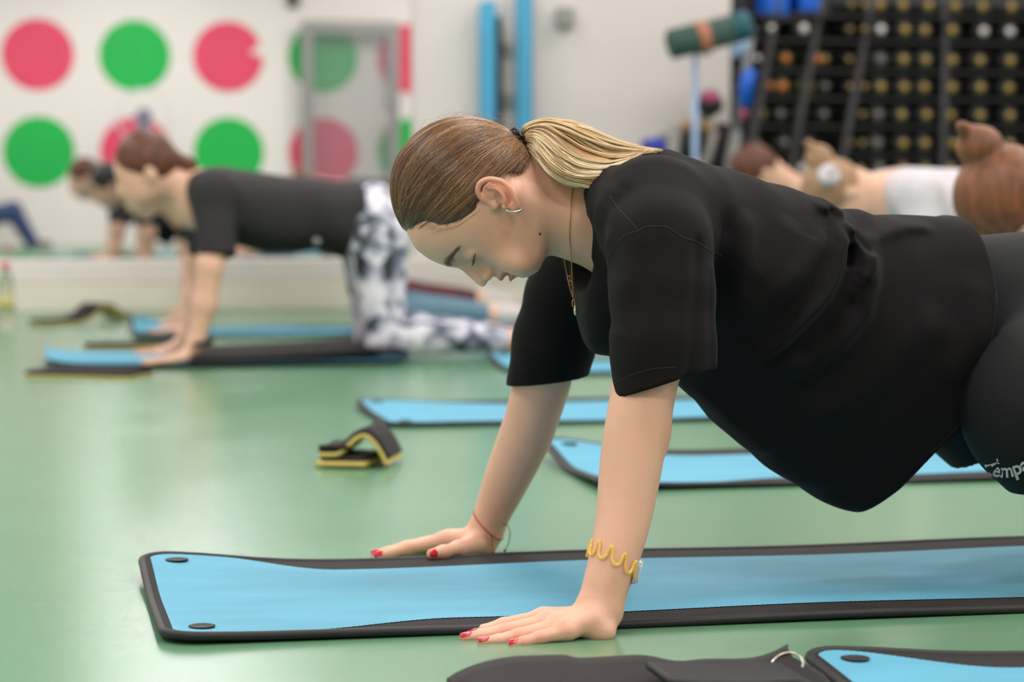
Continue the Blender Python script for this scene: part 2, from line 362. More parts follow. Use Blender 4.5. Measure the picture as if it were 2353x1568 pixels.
# ------------------------------------------------------------------ exercise mats
def sstep(a, b, x): t = np.clip((x-a)/(b-a), 0, 1); return t*t*(3-2*t)
def flat_mat(label, X0, Y0, L=1.85, Wd=.545, u1=(.17, .37), u2=(.12, .27), bw=(.072, .086), lift=.02, rot=0., eye=True, detail=1, both=True):
    r = empty('exercise_mat', (X0, Y0, 0)); tag(r, label, 'exercise mat', 'blue and black exercise mats')
    cr, sr = math.cos(rot), math.sin(rot); th = .007
    def zf(u, v): return lift*math.exp(-(u/.16)**2)*float(sstep(.25, .6, v))+lift*.25*math.exp(-(u/.10)**2)*float(sstep(.35, 0, v))+.0016*math.sin(u*9+v*4)*float(sstep(0, .2, u))+.0016
    def Wp(u, v, z): return (X0+u*cr-v*sr, Y0+u*sr+v*cr, z+zf(u, v))
    R = .045
    def rnd(u, v):
        cu = min(max(u, R), L-R); cv = min(max(v, R), Wd-R); du, dv = u-cu, v-cv; d = math.hypot(du, dv)
        return (u, v) if d <= R else (cu+du*R/d, cv+dv*R/d)
    us = [0, .005, .012, .02, .03, .045]+list(np.arange(.07, L-.05, .04))+[L-.045, L-.03, L-.02, L-.012, L-.005, L]
    vs = [0, .005, .012, .02, .03, .045]+list(np.linspace(.08, Wd-.08, 9))+[Wd-.045, Wd-.03, Wd-.02, Wd-.012, Wd-.005, Wd]
    nu, nv = len(us), len(vs); V = []; Fc = []
    for z in (th, 0):
        for u in us:
            for v in vs: V.append(Wp(*rnd(u, v), z))
    N = nu*nv
    for i in range(nu-1):
        for j in range(nv-1):
            a = i*nv+j; Fc.append((a, a+nv, a+nv+1, a+1)); Fc.append((N+a, N+a+1, N+a+nv+1, N+a+nv))
    mesh('base', V, Fc, M['matblack'], r)
    per = []
    for k, (cu, cv) in enumerate(((R, R), (L-R, R), (L-R, Wd-R), (R, Wd-R))):
        for a in np.linspace(0, math.pi/2, 7): 
            t = math.pi+k*math.pi/2+a; per.append((cu+R*math.cos(t), cv+R*math.sin(t)))
    P = []
    for i in range(len(per)):
        a = per[i]; b = per[(i+1) % len(per)]; n = max(1, int(math.dist(a, b)/.04))
        for k in range(n): t = k/n; P.append(Wp(a[0]+(b[0]-a[0])*t, a[1]+(b[1]-a[1])*t, .0046))
    MB().tube(P, .0056, 10, closed=True).build('binding', M['binding'], r)
    # blue top fabric between two curved black side bands
    st = .0035*detail; ue = list(np.arange(.012, L-.012, st)); rows = 13; V = []; Fc = []
    for i, u in enumerate(ue):
        zg = .0011 if i % 2 else -.0011
        uu = min(u, L-u); e = 0.010
        if uu < R: e = R-math.sqrt(max((R-.010)**2-(R-uu)**2, 0))
        lo = e+(bw[0]-.012)*float(sstep(*u1, u)-(sstep(L-.35, L-.15, u) if both else 0)); hi = Wd-e-(bw[1]-.012)*float(sstep(*u2, u)-(sstep(L-.35, L-.15, u) if both else 0))
        if lo > e+.002: lo += zg
        if hi < Wd-e-.002: hi -= zg
        for k in range(rows): V.append(Wp(u, lo+(hi-lo)*k/(rows-1), th+.0009))
    for i in range(len(ue)-1):
        for k in range(rows-1): a = i*rows+k; Fc.append((a, a+rows, a+rows+1, a+1))
    mesh('top_fabric', V, Fc, M['matblue'], r)
    if eye:
        for v in (.044, Wd-.055):
            p = Wp(.048, v, th+.001); e = MB().lathe(p, [(.0155, 0), (.0165, .0018), (.0125, .0024), (.0105, .0012)], 24)
            e = e.build('eyelet', M['binding'], r); MB().lathe((p[0], p[1], p[2]+.0002), [(.0108, 0), (.0105, .0006), (.002, .0004)], 20).build('hole_lining', M['greyframe'], e)
    return r
flat_mat('blue and black mat in sharp focus under the hands of the nearest woman', .168, 2.868, L=1.9, Wd=.560)
flat_mat('blue and black mat at the bottom right, under the loose black strap', .868, 2.035, L=1.6, lift=.016, u2=(.03, .22))
flat_mat('blue and black mat just beyond the focused one, its corner behind the near arm', 1.035, 4.175, detail=2, lift=.035)
flat_mat('empty blue mat lying behind both arms, beyond the folded strap', .825, 5.385, detail=3, lift=.01, u1=(9, 10), u2=(.17, .4))
flat_mat('blue mat corner seen between the two arms, farther back', 1.43, 6.78, detail=4, lift=.03, u1=(9, 10))
flat_mat('blue mat farthest back on the left, under the hidden third woman', .42, 8.76, L=1.7, detail=5, lift=.05, u1=(9, 10), u2=(.6, .7))
# ribbon: a thick strip following a profile
def ribbon(name, path, wdir, width, th, m, parent, m2=None, edge=None, nw=6, arch=0):
    path = [np.array(p, float) for p in path]; n = len(path); wdir = np.array(wdir, float); wdir /= np.linalg.norm(wdir)
    V = []; 
    for i in range(n):
        t = path[min(i+1, n-1)]-path[max(i-1, 0)]; t /= np.linalg.norm(t); nn = np.cross(t, wdir); nn /= np.linalg.norm(nn)
        if i and (nn@pn) < 0: nn = -nn
        if not i and nn[2] < 0: nn = -nn
        pn = nn
        for k in range(nw):
            s_ = (k/(nw-1)-.5); V.append(path[i]+wdir*s_*width+nn*(th/2)+ZZ*arch*(1-4*s_*s_))
        for k in range(nw)[::-1]:
            s_ = (k/(nw-1)-.5); V.append(path[i]+wdir*s_*width-nn*(th/2)+ZZ*arch*(1-4*s_*s_))
    q = 2*nw; Fc = []; mi = []
    for i in range(n-1):
        for k in range(q):
            Fc.append((i*q+k, (i+1)*q+k, (i+1)*q+(k+1) % q, i*q+(k+1) % q)); mi.append(0 if k < nw-1 else 1)
    Fc.append(tuple(range(q))); Fc.append(tuple((n-1)*q+k for k in range(q))[::-1]); mi += [0, 0]
    return mesh(name, V, Fc, [m, m2 or m], parent, True, mi)
# folded mat of the kneeling woman: black outside, blue inside
x0 = floorp(108, 850)[0]; x1 = floorp(955, 845)[0]; Ya = 7.28
fm = empty('folded_mat', (x0, Ya+.3, 0)); tag(fm, 'folded mat under the kneeling woman, black side up with a blue end', 'exercise mat', 'blue and black exercise mats')
bp = spline([(x0, Ya+.29, .030), (x0+.1, Ya+.29, .016), (x0+.4, Ya+.29, .012), (x1-.2, Ya+.29, .012), (x1-.06, Ya+.29, .014), (x1-.01, Ya+.29, .030), (x1-.05, Ya+.29, .050), (x1-.25, Ya+.29, .038), (x1-.5, Ya+.29, .028), (x0+.52, Ya+.29, .026), (x0+.42, Ya+.29, .025)], 6)
ribbon('base', bp, (0, 1, 0), .58, .011, M['matblue'], fm, M['matblack'])
# straps
M['strapedge'] = mat('black_strap_edge', (22, 20, 22), .6, noise=(20, .1))
def strap(label, path, wdir, width, ring=None, yellow=True, th=.012, arch=0):
    r = empty('exercise_strap', path[0]*np.array([1, 1, 0])); tag(r, label, 'exercise strap', 'black neoprene straps with yellow backing')
    P = spline(path, 6); ribbon('outer_face', [p+ZZ*.005 for p in P], wdir, width, th, M['strap'], r, M['strapedge'], arch=arch)
    if yellow: ribbon('lining', [p-ZZ*.007 for p in P], wdir, width+.006, .008, M['yellow'], r, arch=arch)
    return r
def fp(px, py, z): p = floorp(px, py, z); return p
a = floorp(780, 1085); 
Pst = [fp(783, 1082, .012), fp(800, 1070, .020), fp(822, 1040, .035), fp(838, 1010, .060), fp(858, 1006, .066), fp(876, 1020, .045), fp(890, 1042, .016)]
c0 = floorp(770, 1083); wd_ = np.array([-.55, .85, 0])
# base layer flat on the floor, middle layer, then the arched top
q0 = floorp(722, 1078); q1 = floorp(838, 1080); sd = empty('exercise_strap', (c0[0], c0[1], 0)); tag(sd, 'folded black strap with yellow edges lying alone on the open floor', 'exercise strap', 'black neoprene straps with yellow backing')
ud = (q1-q0)/np.linalg.norm(q1-q0); nd = np.array([-ud[1], ud[0], 0])
def loc(u, v, z): return q0+ud*u+nd*v+ZZ*z
Lw = np.linalg.norm(q1-q0)
ribbon('bottom_layer', [loc(Lw/2+s*.02, s*.15+.005, .009) for s in np.linspace(0, 1, 10)], ud, Lw, .010, M['yellow'], sd, M['yellow'])
ribbon('middle_layer', [loc(Lw/2+.004+s*.02, s*.13+.012, .020) for s in np.linspace(0, 1, 10)], ud, Lw-.012, .009, M['strapedge'], sd, M['strap'])
prof = spline([(.010, .030), (.035, .030), (.062, .036), (.075, .058), (.105, .064), (.13, .045), (.15, .020), (.17, .010)], 5)
def top(u, z_, dz): return loc(.022+u*.95, 0, z_+dz)
# arched top layer runs along ud, so its profile shows at the near edge
ap = [(.012, .030), (.034, .030), (.052, .033), (.067, .046), (.086, .063), (.105, .068), (.124, .052), (.140, .026), (.146, .012)]
ap = spline([(a_, b_, 0) for a_, b_ in ap], 5)
nd2 = nd
ribbon('outer_face', [loc(p[0]-.005, .085, p[1]+.006) for p in ap], nd2, .15, .009, M['strap'], sd, M['strapedge'])
ribbon('lining', [loc(p[0]-.004, .085, p[1]-.003) for p in ap], nd2, .155, .008, M['yellow'], sd)
MB().box(loc(.038, .012, .042), (.062, .012, .008), rz=math.atan2(ud[1], ud[0])-.12, bev=.002).build('buckle', M['strap'], sd)
# straps near the kneeling women
def gs(px0, py0, px1, py1, w, lab, hump=0, z=.012):
    a = floorp(px0, py0); b = floorp(px1, py1); n = 9; P = []
    for k in range(n): t = k/(n-1); P.append(a+(b-a)*t+ZZ*(z+hump*math.exp(-((t-.68)/.17)**2)))
    d = (b-a)/np.linalg.norm(b-a); strap(lab, P, (-d[1], d[0], 0), w)
gs(88, 862, 325, 868, .16, 'yellow lined strap under the blue end of the folded mat', z=.008)
gs(200, 805, 400, 800, .10, 'yellow lined strap just beyond the blue end of the folded mat', z=.014)
gs(90, 748, 285, 738, .13, 'yellow lined strap arched up beside the farthest mat on the left', hump=.06)
# large black strap at the bottom edge
Yb = 2.50
tp = [(1026, 1568), (1040, 1552), (1085, 1532), (1150, 1519), (1220, 1515), (1300, 1513), (1345, 1519), (1400, 1517), (1490, 1513), (1555, 1527), (1610, 1523), (1690, 1526), (1745, 1512), (1803, 1488)]
bs = empty('exercise_strap', (atY(1400, 1550, Yb)[0], Yb, 0)); tag(bs, 'large black strap with a metal ring along the bottom edge', 'exercise strap', 'black neoprene straps with yellow backing')
P = [atY(px, py, Yb+.05) for px, py in tp]; P = [np.array([p[0], Yb, max(p[2]+.004, .022 if k_ > 2 else .006)]) for k_, p in enumerate(P)]
V = []; Fc = []; PS = spline(P, 4); n = len(PS)
for i, p in enumerate(PS):
    t = i/(n-1); k1 = .15 if t < .85 else .15*(1-(t-.85)/.15*.5)
    for j in range(9):
        s_ = j/8; y = Yb+.05-s_*k1*2; z = p[2]*(1-.15*s_-.55*s_**3*(1 if t > .25 else .2)); V.append((p[0]+.01*math.sin(6*s_+t*9)-(.02*s_ if t < .2 else 0), y, max(z, .014)))
    for j in range(9)[::-1]:
        q = V[-(9-j)-(8-j)]; V.append((q[0], q[1], max(q[2]-.012, .003)))
for i in range(n-1):
    for k in range(18): Fc.append((i*18+k, i*18+(k+1) % 18, (i+1)*18+(k+1) % 18, (i+1)*18+k))
Fc += [tuple(range(18))[::-1], tuple((n-1)*18+k for k in range(18))]
mesh('outer_face', V, Fc, M['strap'], bs)
P = [(1500, 1540), (1600, 1546), (1700, 1545), (1790, 1542), (1835, 1560), (1860, 1590)]
P = [atY(px, py, Yb-.10) for px, py in P]; ribbon('strap_loop', spline([np.array([p[0], Yb-.12, max(p[2], .02)]) for p in P], 5), (0, 1, 0), .10, .008, M['strapedge'], bs)
rc = atY(1806, 1533, Yb-.02); rr = []
for a in np.linspace(0, 2*math.pi, 28, False): rr.append((rc[0]+.017*math.cos(a), rc[1]+.028*math.sin(a), rc[2]+.010*math.cos(a)+.006*math.sin(a)))
MB().tube(rr, .0016, 8, closed=True).build('metal_ring', M['metal'], bs)
# bottle on the left edge
bx = floorp(14, 755); M['water'] = mat('clear_bottle', (226, 226, 210), .05, trans=.85, ior=1.3, noise=(9, .05)); M['redcap'] = mat('red_cap', (214, 48, 84), .4, noise=(9, .05)); M['label'] = mat('bottle_label', (196, 186, 120), .5, noise=(9, .1))
bt = empty('water_bottle', bx); tag(bt, 'clear plastic bottle with a red cap at the left edge', 'bottle')
MB().lathe(bx, [(.03, 0), (.034, .01), (.034, .07), (.031, .09), (.034, .11), (.034, .17), (.026, .205), (.013, .225), (.013, .235)]).build('body', M['water'], bt)
MB().lathe(bx+ZZ*.232, [(.015, 0), (.016, .003), (.016, .022), (.014, .025)]).build('cap', M['redcap'], bt)
MB().lathe(bx+ZZ*.075, [(.0346, 0), (.0346, .05)]).build('label_band', M['label'], bt)
# ------------------------------------------------------------------ dumbbell rack and gear at the back right
YR = 10.0
M['cap_y'] = mat('yellow_cap', (158, 130, 58), .45, noise=(20, .1)); M['cap_w'] = mat('white_cap', (214, 206, 204), .45, noise=(20, .1)); M['cap_o'] = mat('orange_cap', (214, 110, 24), .45, noise=(20, .1))
M['cap_g'] = mat('grey_cap', (112, 108, 104), .45, noise=(20, .1)); M['rack'] = mat('rack_steel', (32, 30, 32), .5, noise=(9, .1)); M['olive'] = mat('olive_rubber', (58, 60, 30), .55, noise=(12, .15))
M['bluebox'] = mat('blue_plastic', (0, 92, 205), .35, noise=(5, .05)); M['ltblue'] = mat('pale_blue_plastic', (150, 178, 214), .4, noise=(5, .05))
def wx(px): return atY(px, 200, YR)[0]
def wz(py): return atY(2000, py, YR)[2]
rk = empty('dumbbell_rack', (wx(2050), YR+.1, 0)); tag(rk, 'black steel rack of sloping shelves filled with dumbbells', 'rack')
rows = [11, 68, 137, 200, 264, 330, 387]; rowz = [wz(r) for r in rows]
pitch = rowz[0]-rowz[1]; rowz = rowz+[rowz[-1]-pitch*(k+1) for k in range(2)]
xr0, xr1 = wx(1712), wx(2353)+1.1
for z in rowz: 
    MB().box(((xr0+xr1)/2, YR+.10, z-.051), (xr1-xr0, .22, .010)).build('shelf', M['rack'], rk, False)
for px in (1700, 1800, 1915, 2160, 2420, 2620):
    a = atY(px, 430, YR-.01)[0]; dx = .19 if px < 1950 else .03
    MB().tube([(a-dx*.3, YR-.06, 0.0), (a, YR-.03, .50), (a+dx, YR+.02, 1.42)], .021, 6).build('upright', M['rack'], rk)
MB().box(((xr0+xr1)/2, YR+.215, .75), (xr1-xr0, .008, 1.4)).build('back_panel', M['rack'], rk, False)
def dumbbell(x, z, cap, rad, lab, dy=0):
    key = (cap, rad); 
    if key in DB: src, parts = DB[key]; r = src.copy(); COL.objects.link(r); ps = [p.copy() for p in parts]
    else:
        r = empty('dumbbell', (0, 0, 0)); ps = []
        R_ = Matrix.Rotation(math.pi/2, 3, 'X')
        for yy in (-.055, .055):
            hd = MB(); hd.lathe((0, yy, 0), [(rad*.55, -.032), (rad*.9, -.026), (rad, -.018), (rad, .018), (rad*.9, .026), (rad*.55, .032)], 16, R_=R_)
            ps.append(hd.build('weight_head', M['olive' if cap == 'cap_o' else 'dark'], None))
        ps.append(MB().lathe((0, 0, 0), [(.013, -.05), (.015, 0), (.013, .05)], 12, R_=R_).build('grip', M['greyframe'], None))
        ps.append(MB().lathe((0, -.088, 0), [(rad*.36, -.002), (rad*.42, .0), (rad*.42, .004)], 16, R_=R_).build('end_cap', M[cap], None))
        for p in ps: COL.objects.unlink(p)
        DB[key] = (r, [p for p in ps]); ps2 = ps; ps = []
        for p in ps2: ps.append(p.copy())
    r.location = (x+rj.uniform(-.008, .008), YR+.085+dy+rj.uniform(-.012, .0), z); r['label'] = lab; r['category'] = 'dumbbell'; r['group'] = 'dumbbells on the rack'
    for p in ps: COL.objects.link(p); p.parent = r
    return r
DB = {}; rj = random.Random(5)
ords = ['top', 'second', 'third', 'fourth', 'fifth', 'sixth', 'seventh', 'eighth', 'ninth']
colx = [1953, 1982, 2018, 2075, 2127, 2187, 2254, 2320, 2385]
for i, z in enumerate(rowz):
    for j, px in enumerate(colx):
        cap = 'cap_w' if (i == 1 and j in (2, 6, 7, 8)) else 'cap_y'
        if i >= 2 and j == 2 and i not in (3,): cap = 'cap_g'
        cn = {'cap_w': 'white', 'cap_y': 'yellow', 'cap_g': 'grey', 'cap_o': 'orange'}[cap]
        dumbbell(wx(px), z, cap, .026 if j < 2 else .044, f'{cn} capped black dumbbell, {ords[i]} shelf of the rack, {ords[j] if j else "first"} in its row' if j else f'{cn} capped black dumbbell, {ords[i]} shelf of the rack, leftmost of the right bay')
left = [(1847, 102, 'w', .05), (1772, 94, 'w', .035), (1738, 147, 'w', .03), (1806, 163, 'o', .035), (1877, 158, 'o', .035), (1855, 209, 'o', .045), (1794, 200, 'o', .04), (1765, 200, 'o', .03), (1839, 252, 'g', .04),
        (1738, 249, 'g', .035), (1790, 255, 'g', .035), (1746, 292, 'y', .04), (1800, 300, 'g', .04), (1855, 318, 'g', .04), (1842, 367, 'w', .045), (1767, 367, 'w', .045), (1735, 335, 'y', .035), (1885, 375, 'o', .035), (1895, 110, 'y', .03), (1895, 265, 'g', .035), (1720, 205, 'y', .03), (1895, 215, 'g', .03)]
for px, py, c, rr_ in left:
    z = wz(py); k = min(range(len(rowz)), key=lambda q: abs(rowz[q]-z)); cn = {'w': 'white', 'y': 'yellow', 'g': 'grey', 'o': 'orange'}[c]
    side = 'far left' if px < 1760 else ('left' if px < 1805 else ('middle' if px < 1850 else 'right'))
    dumbbell(wx(px), rowz[k], 'cap_'+c, min(rr_, .045), f'{cn} capped dumbbell, left rack bay, {ords[k]} shelf, {side} spot {["by post", "by gap", "by strut", "by edge"][px % 4]}')
# blue boxes on top
for px0, px1, py, lab, m in ((1768, 1812, 44, 'bright blue box on top of the rack, left one', 'bluebox'), (1838, 1885, 28, 'bright blue box on top of the rack, right one', 'bluebox')):
    a = wx(px0); b = wx(px1); z = wz(py); r = empty('storage_box', ((a+b)/2, YR+.1, z)); tag(r, lab, 'box', 'blue boxes on the rack')
    MB().box(((a+b)/2, YR+.1, z+.075), (b-a, .2, .15), bev=.01).build('bin', M[m], r); MB().box(((a+b)/2, YR+.1, z+.16), (b-a+.012, .21, .02), bev=.004).build('lid', M['ltblue'], r)
    MB().box(((a+b)/2, YR+.1, z-.0075), (b-a+.05, .22, .013)).build('top_shelf', M['rack'], rk, False)
# long pads standing left of the rack
def stand(px, py0, py1, w, m, lab, Y=YR-.12, name='foam_block', cat='foam block'):
    a = atY(px, py0, Y); b = atY(px, py1, Y); o = MB().box((a[0], Y, (a[2]+b[2])/2), (w, .10, abs(a[2]-b[2])), bev=.015, ry=.16).build(name, M[m], None); tag(o, lab, cat); return o
M['greyst'] = mat('grey_steel', (136, 136, 136), .4, metal=.2, noise=(9, .05)); M['pinkpl'] = mat('pink_plastic', (178, 66, 110), .5, noise=(9, .05))
# bar-end stand with stacked pads next to the rack
sr_ = empty('accessory_stand', (wx(1700), YR-.1, 0)); tag(sr_, 'grey leaning stand with blue and pink pads, left of the dumbbell rack', 'stand')
def pt(px, py, Y=YR-.12): return atY(px, py, Y)
a = pt(1668, 440); MB().tube([(a[0]-.05, YR-.12, 0), a, pt(1690, 300)], .028, 8).build('leg', M['greyst'], sr_)
MB().tube([pt(1690, 300), pt(1712, 180), pt(1725, 60)], .020, 8).build('post', M['greyst'], sr_)
MB().tube([pt(1708, 245), pt(1716, 190), pt(1722, 160)], .032, 10).build('blue_pad', M['bluebox'], sr_)
MB().tube([pt(1690, 130), pt(1716, 80)], .03, 10).build('pale_pad', M['ltblue'], sr_)
MB().tube([pt(1702, 272), pt(1706, 254)], .024, 10).build('pink_pad', M['pinkpl'], sr_)
# rolled mat held on a pole
M['dkgreen'] = mat('dark_green_mat', (50, 78, 72), .7, noise=(9, .15), bump=(90, .3)); M['orangeband'] = mat('orange_band', (176, 112, 84), .6, noise=(9, .1)); M['tealend'] = mat('teal_mat', (24, 84, 98), .6, noise=(9, .1))
rm = empty('rolled_mat', pt(1620, 90, 9.6)); tag(rm, 'dark green rolled mat with a tan band, high beside the dumbbell rack', 'rolled mat')
a, b, c, d, e = pt(1537, 103, 9.6), pt(1600, 88, 9.6), pt(1625, 82, 9.6), pt(1680, 68, 9.6), pt(1722, 56, 9.6)
MB().tube([a, a+(b-a)*.06, b, c, d], [.050, .062, .062, .062, .062], 20).build('roll', M['dkgreen'], rm)
MB().tube([d, e-(e-d)*.1, e], [.0625, .0625, .05], 20).build('inner_layer', M['tealend'], rm); MB().tube([b, c], .0655, 20).build('band', M['orangeband'], rm)
st_ = empty('wall_stand', (pt(1598, 130, 9.72)[0], 9.72, 0)); tag(st_, 'thin pale grey pole holding up the rolled mat', 'stand'); p = pt(1598, 120, 9.72)
MB().tube([(p[0], 9.72, .02), (p[0], 9.72, p[2])], .013, 8).build('pole', M['ltblue'], st_); MB().lathe((p[0], 9.72, 0), [(.16, 0), (.16, .015), (.03, .03)]).build('base', M['greyst'], st_)
MB().tube([(p[0], 9.72, p[2]), (p[0]+.02, 9.72-.14, p[2]-.01)], .010, 8).build('hook', M['greyst'], st_)
# exercise bike
M['tan'] = mat('tan_leather', (150, 116, 76), .6, noise=(9, .1)); M['greyfr'] = mat('grey_frame', (134, 130, 124), .45, noise=(9, .08)); M['bluepl'] = mat('royal_blue_plastic', (34, 58, 176), .5, noise=(9, .08))
bk = empty('exercise_bike', (pt(1600, 400, 9.8)[0], 9.8, 0)); tag(bk, 'grey exercise bike with a dark flywheel, standing before the back wall', 'exercise bike')
Q9 = lambda px, py, dy=0: atY(px, py, 9.8+dy)
MB().tube([Q9(1640, 300), Q9(1630, 350), Q9(1600, 400), Q9(1600, 470)], .03, 8).build('front_frame', M['greyfr'], bk)
MB().tube([Q9(1560, 300), Q9(1590, 285), Q9(1625, 290), Q9(1636, 310)], .025, 8).build('top_tube', M['tan'], bk)
MB().tube([Q9(1552, 290), Q9(1545, 380), Q9(1540, 480)], .028, 8).build('seat_post', M['greyfr'], bk)
fw = MB().lathe(Q9(1590, 325), [(.02, -.02), (.075, -.018), (.085, 0), (.075, .018), (.02, .02)], R_=Matrix.Rotation(math.pi/2, 3, 'X') ).build('flywheel', M['dark'], bk)
MB().tube([Q9(1665, 285), Q9(1650, 350), Q9(1640, 420)], [.035, .04, .035], 8).build('side_guard', M['strap'], bk)
b0 = Q9(1590, 480); MB().box((b0[0], 9.8, .04), (.75, .10, .06), bev=.01).build('foot_rail', M['dark'], bk)
MB().tube([Q9(1612, 262), Q9(1636, 232), Q9(1650, 224)], [.04, .06, .04], 10).build('saddle', M['dark'], bk)
MB().tube([Q9(1600, 290), Q9(1620, 255)], .02, 8).build('saddle_post', M['greyfr'], bk)

s_ = SDF(); c = Q9(1633, 226, -.02); s_.ell(c, (.045, .04, .03), 0); o, _ = s_.build('beanie_hat', .008, M['pinkpl'], None); tag(o, 'dark pink hat lying on the bike saddle', 'hat')
def crate(px0, px1, py0, m, lab, name, cat, Y=9.95, dep=.2):
    a = atY(px0, py0, Y); b = atY(px1, py0, Y); r = empty(name, ((a[0]+b[0])/2, Y, 0)); tag(r, lab, cat)
    MB().box(((a[0]+b[0])/2, Y, a[2]/2), (b[0]-a[0], dep, a[2]), bev=.015).build('body', M[m], r); MB().box(((a[0]+b[0])/2, Y-dep/2-.004, a[2]*.82), (b[0]-a[0]-.03, .01, .04), bev=.004).build('grip', M['dark'], r); return r
crate(1484, 1518, 318, 'bluepl', 'royal blue bin against the back wall, left of the bike', 'bin', 'bin', Y=10.2)
crate(1520, 1542, 305, 'greyst', 'grey bin against the back wall, right of the blue one', 'bin', 'bin', Y=10.35)
# ------------------------------------------------------------------ the woman in focus
M['skin'] = mat('skin', (226, 178, 148), .46, sss=.22, attr='tint', noise=(22, .05), bump=(700, .12))
M['nail'] = mat('red_nail_varnish', (206, 30, 52), .15, coat=.6, noise=(60, .05))
def hairmat(name, roots, tips=None, rough=.33):
    m = bpy.data.materials.new(name); m.use_nodes = True; nt = m.node_tree; b = nt.nodes['Principled BSDF']; L = nt.links.new
    a = nt.nodes.new('ShaderNodeAttribute'); a.attribute_name = 'tint'; L(a.outputs['Color'], b.inputs['Base Color'])
    b.inputs['Roughness'].default_value = rough; b.inputs['Specular IOR Level'].default_value = .55
    return m
YC0 = 3.16
person = empty('person', (atY(1750, 700, YC0)[0], YC0, 0)); tag(person, 'woman with a blond ponytail and loose black t-shirt in a plank, in sharp focus', 'person')
P0 = atY(1143, 470, YC0); wh = (P0-CC)@FW
SC = FPX/wh
er = RT; eu = UP; ef = FW
eT = -.94*er+.3412*eu; eN = -.3412*er-.94*eu; eL = -ef           # head axes: up, forward (face), towards camera
RL = er-eT*(er@eT)
Rh = np.array([eT, eN, eL])
def tn(px, py):
    dx = (px-1143)/SC; dz = -(py-470)/SC; return np.array([-.94*dx+.3412*dz, -.3412*dx-.94*dz])
def hw(t, n, l): return P0+eT*t+eN*n+eL*l
prof_px = [(905, 440), (908, 490), (933, 540), (957, 571), (988, 595), (1010, 605), (1029, 611), (1040, 612), (1052, 614.5), (1061, 620.6), (1073.5, 633), (1085.7, 643.6), (1095, 653), (1107, 660), (1115, 657.4), (1121, 646.7), (1127, 638), (1134.7, 636.7), (1142, 640.5), (1148.5, 644.4), (1154.6, 642.8), (1162, 634), (1168, 639), (1174.5, 645), (1179, 640.5), (1190, 636), (1199, 640.5), (1211, 646), (1220.5, 646.7), (1229.6, 643.6)]
pr = np.array([tn(*p) for p in prof_px]); pr = pr[np.argsort(pr[:, 0])]
pt_, pn_ = pr[:, 0], pr[:, 1]
def gs1(x, c, w): return np.exp(-((x-c)/w)**2)
def face_fn(P):
    D = P-P0; t = D@eT; n = D@eN; l = np.abs(D@eL)
    Pn = np.interp(t, pt_, pn_)
    Bn = np.interp(t, [-.09, -.085, -.075, -.06, -.05, -.035, -.02, -.005, .01, .03, .045, .12], [.05, .066, .074, .0725, .077, .081, .083, .083, .084, .0935, .0965, .0720])
    Bn = np.minimum(Bn, Pn+.003); Bn = Bn+(Pn-Bn)*sstep(.022, .052, t)
    sg = np.interp(t, [-.09, -.075, -.06, -.052, -.038, -.03, -.024, -.016, -.005, .01, .02, .03, .045], [.024, .024, .030, .022, .020, .016, .013, .0125, .011, .0095, .011, .016, .03])
    nf = Bn+(Pn-Bn)*np.exp(-(l/sg)**2)
    nf = nf-.010*gs1(t, .013, .014)*gs1(l, .030, .015)-.003*gs1(t, -.004, .008)*gs1(l, .022, .010)
    nf = nf+.004*gs1(t, -.018, .020)*gs1(l, .042, .018)+.0035*gs1(t, .030, .008)*gs1(l, .026, .018)
    nf = nf-.0035*gs1(t, -.0455, .0022)*gs1(l, 0, .026)-.002*gs1(t, -.047, .006)*gs1(l, .026, .006)
    nf = nf+.0022*gs1(t, -.0405, .0035)*gs1(l, .006, .012)+.0022*gs1(t, -.0515, .004)*gs1(l, 0, .013)-.001*gs1(t, -.03, .006)*gs1(l, 0, .0025)
    w = np.interp(t, [-.09, -.083, -.075, -.06, -.04, -.02, 0, .02, .05, .08, .12], [.028, .034, .041, .050, .0575, .0625, .0655, .067, .064, .053, .030])
    nn = np.where(n > 0, n/np.maximum(nf, .01), n/.035)
    q = (np.abs(nn)**2.35+(l/w)**2.35)**(1/2.35); d = (q-1)*np.minimum(nf, w)*.95
    jb = np.interp(n, [-.03, -.01, .01, .03, .05, .066, .08], [.035, .052, .068, .0785, .0845, .0835, .074])
    return smax(smax(d, (-t-jb)*.9, .012), t-.105+np.maximum(0, -n)*.5, .03)
body = SDF()
# skull, face, neck
sk = hw(.045, -.003, 0)
body.ell(sk, (.0965, .0915, .0735), .0, R_=Rh)
body.fn(face_fn, P0-.16, P0+.16, .02)
for sgn in (1, -1):
    body.ell(hw(.0095, .0715, .0315*sgn), (.0118, .0125, .0150), .006, R_=Rh)                       # eyeball under the lids
    body.ell(hw(-.0195, .0925, .0125*sgn), (.0075, .0095, .0060), .005, R_=Rh)                     # nostril wing
    body.ell(hw(-.0262, .0950, .0062*sgn), (.0040, .0055, .0032), .003, 's', R_=Rh)                # nostril
    body.ell(hw(-.050, .0660, .036*sgn), (.020, .014, .016), .02, R_=Rh)
nkA = atY(1205, 470, YC0); nkB = atY(1330, 500, YC0); nkC = atY(1440, 500, YC0)
body.cone(nkA, nkB, .048, .0500, .025); body.cone(nkB, nkC, .050, .062, .03)
body.cone(atY(1235, 425, YC0), atY(1400, 415, YC0), .034, .05, .03)
for sY in (-1, 1):   # sternomastoid and collarbone hints
    body.cone(hw(-.02, -.02, .052*sY), atY(1385, 560, YC0-.028*sY), .012, .012, .025)
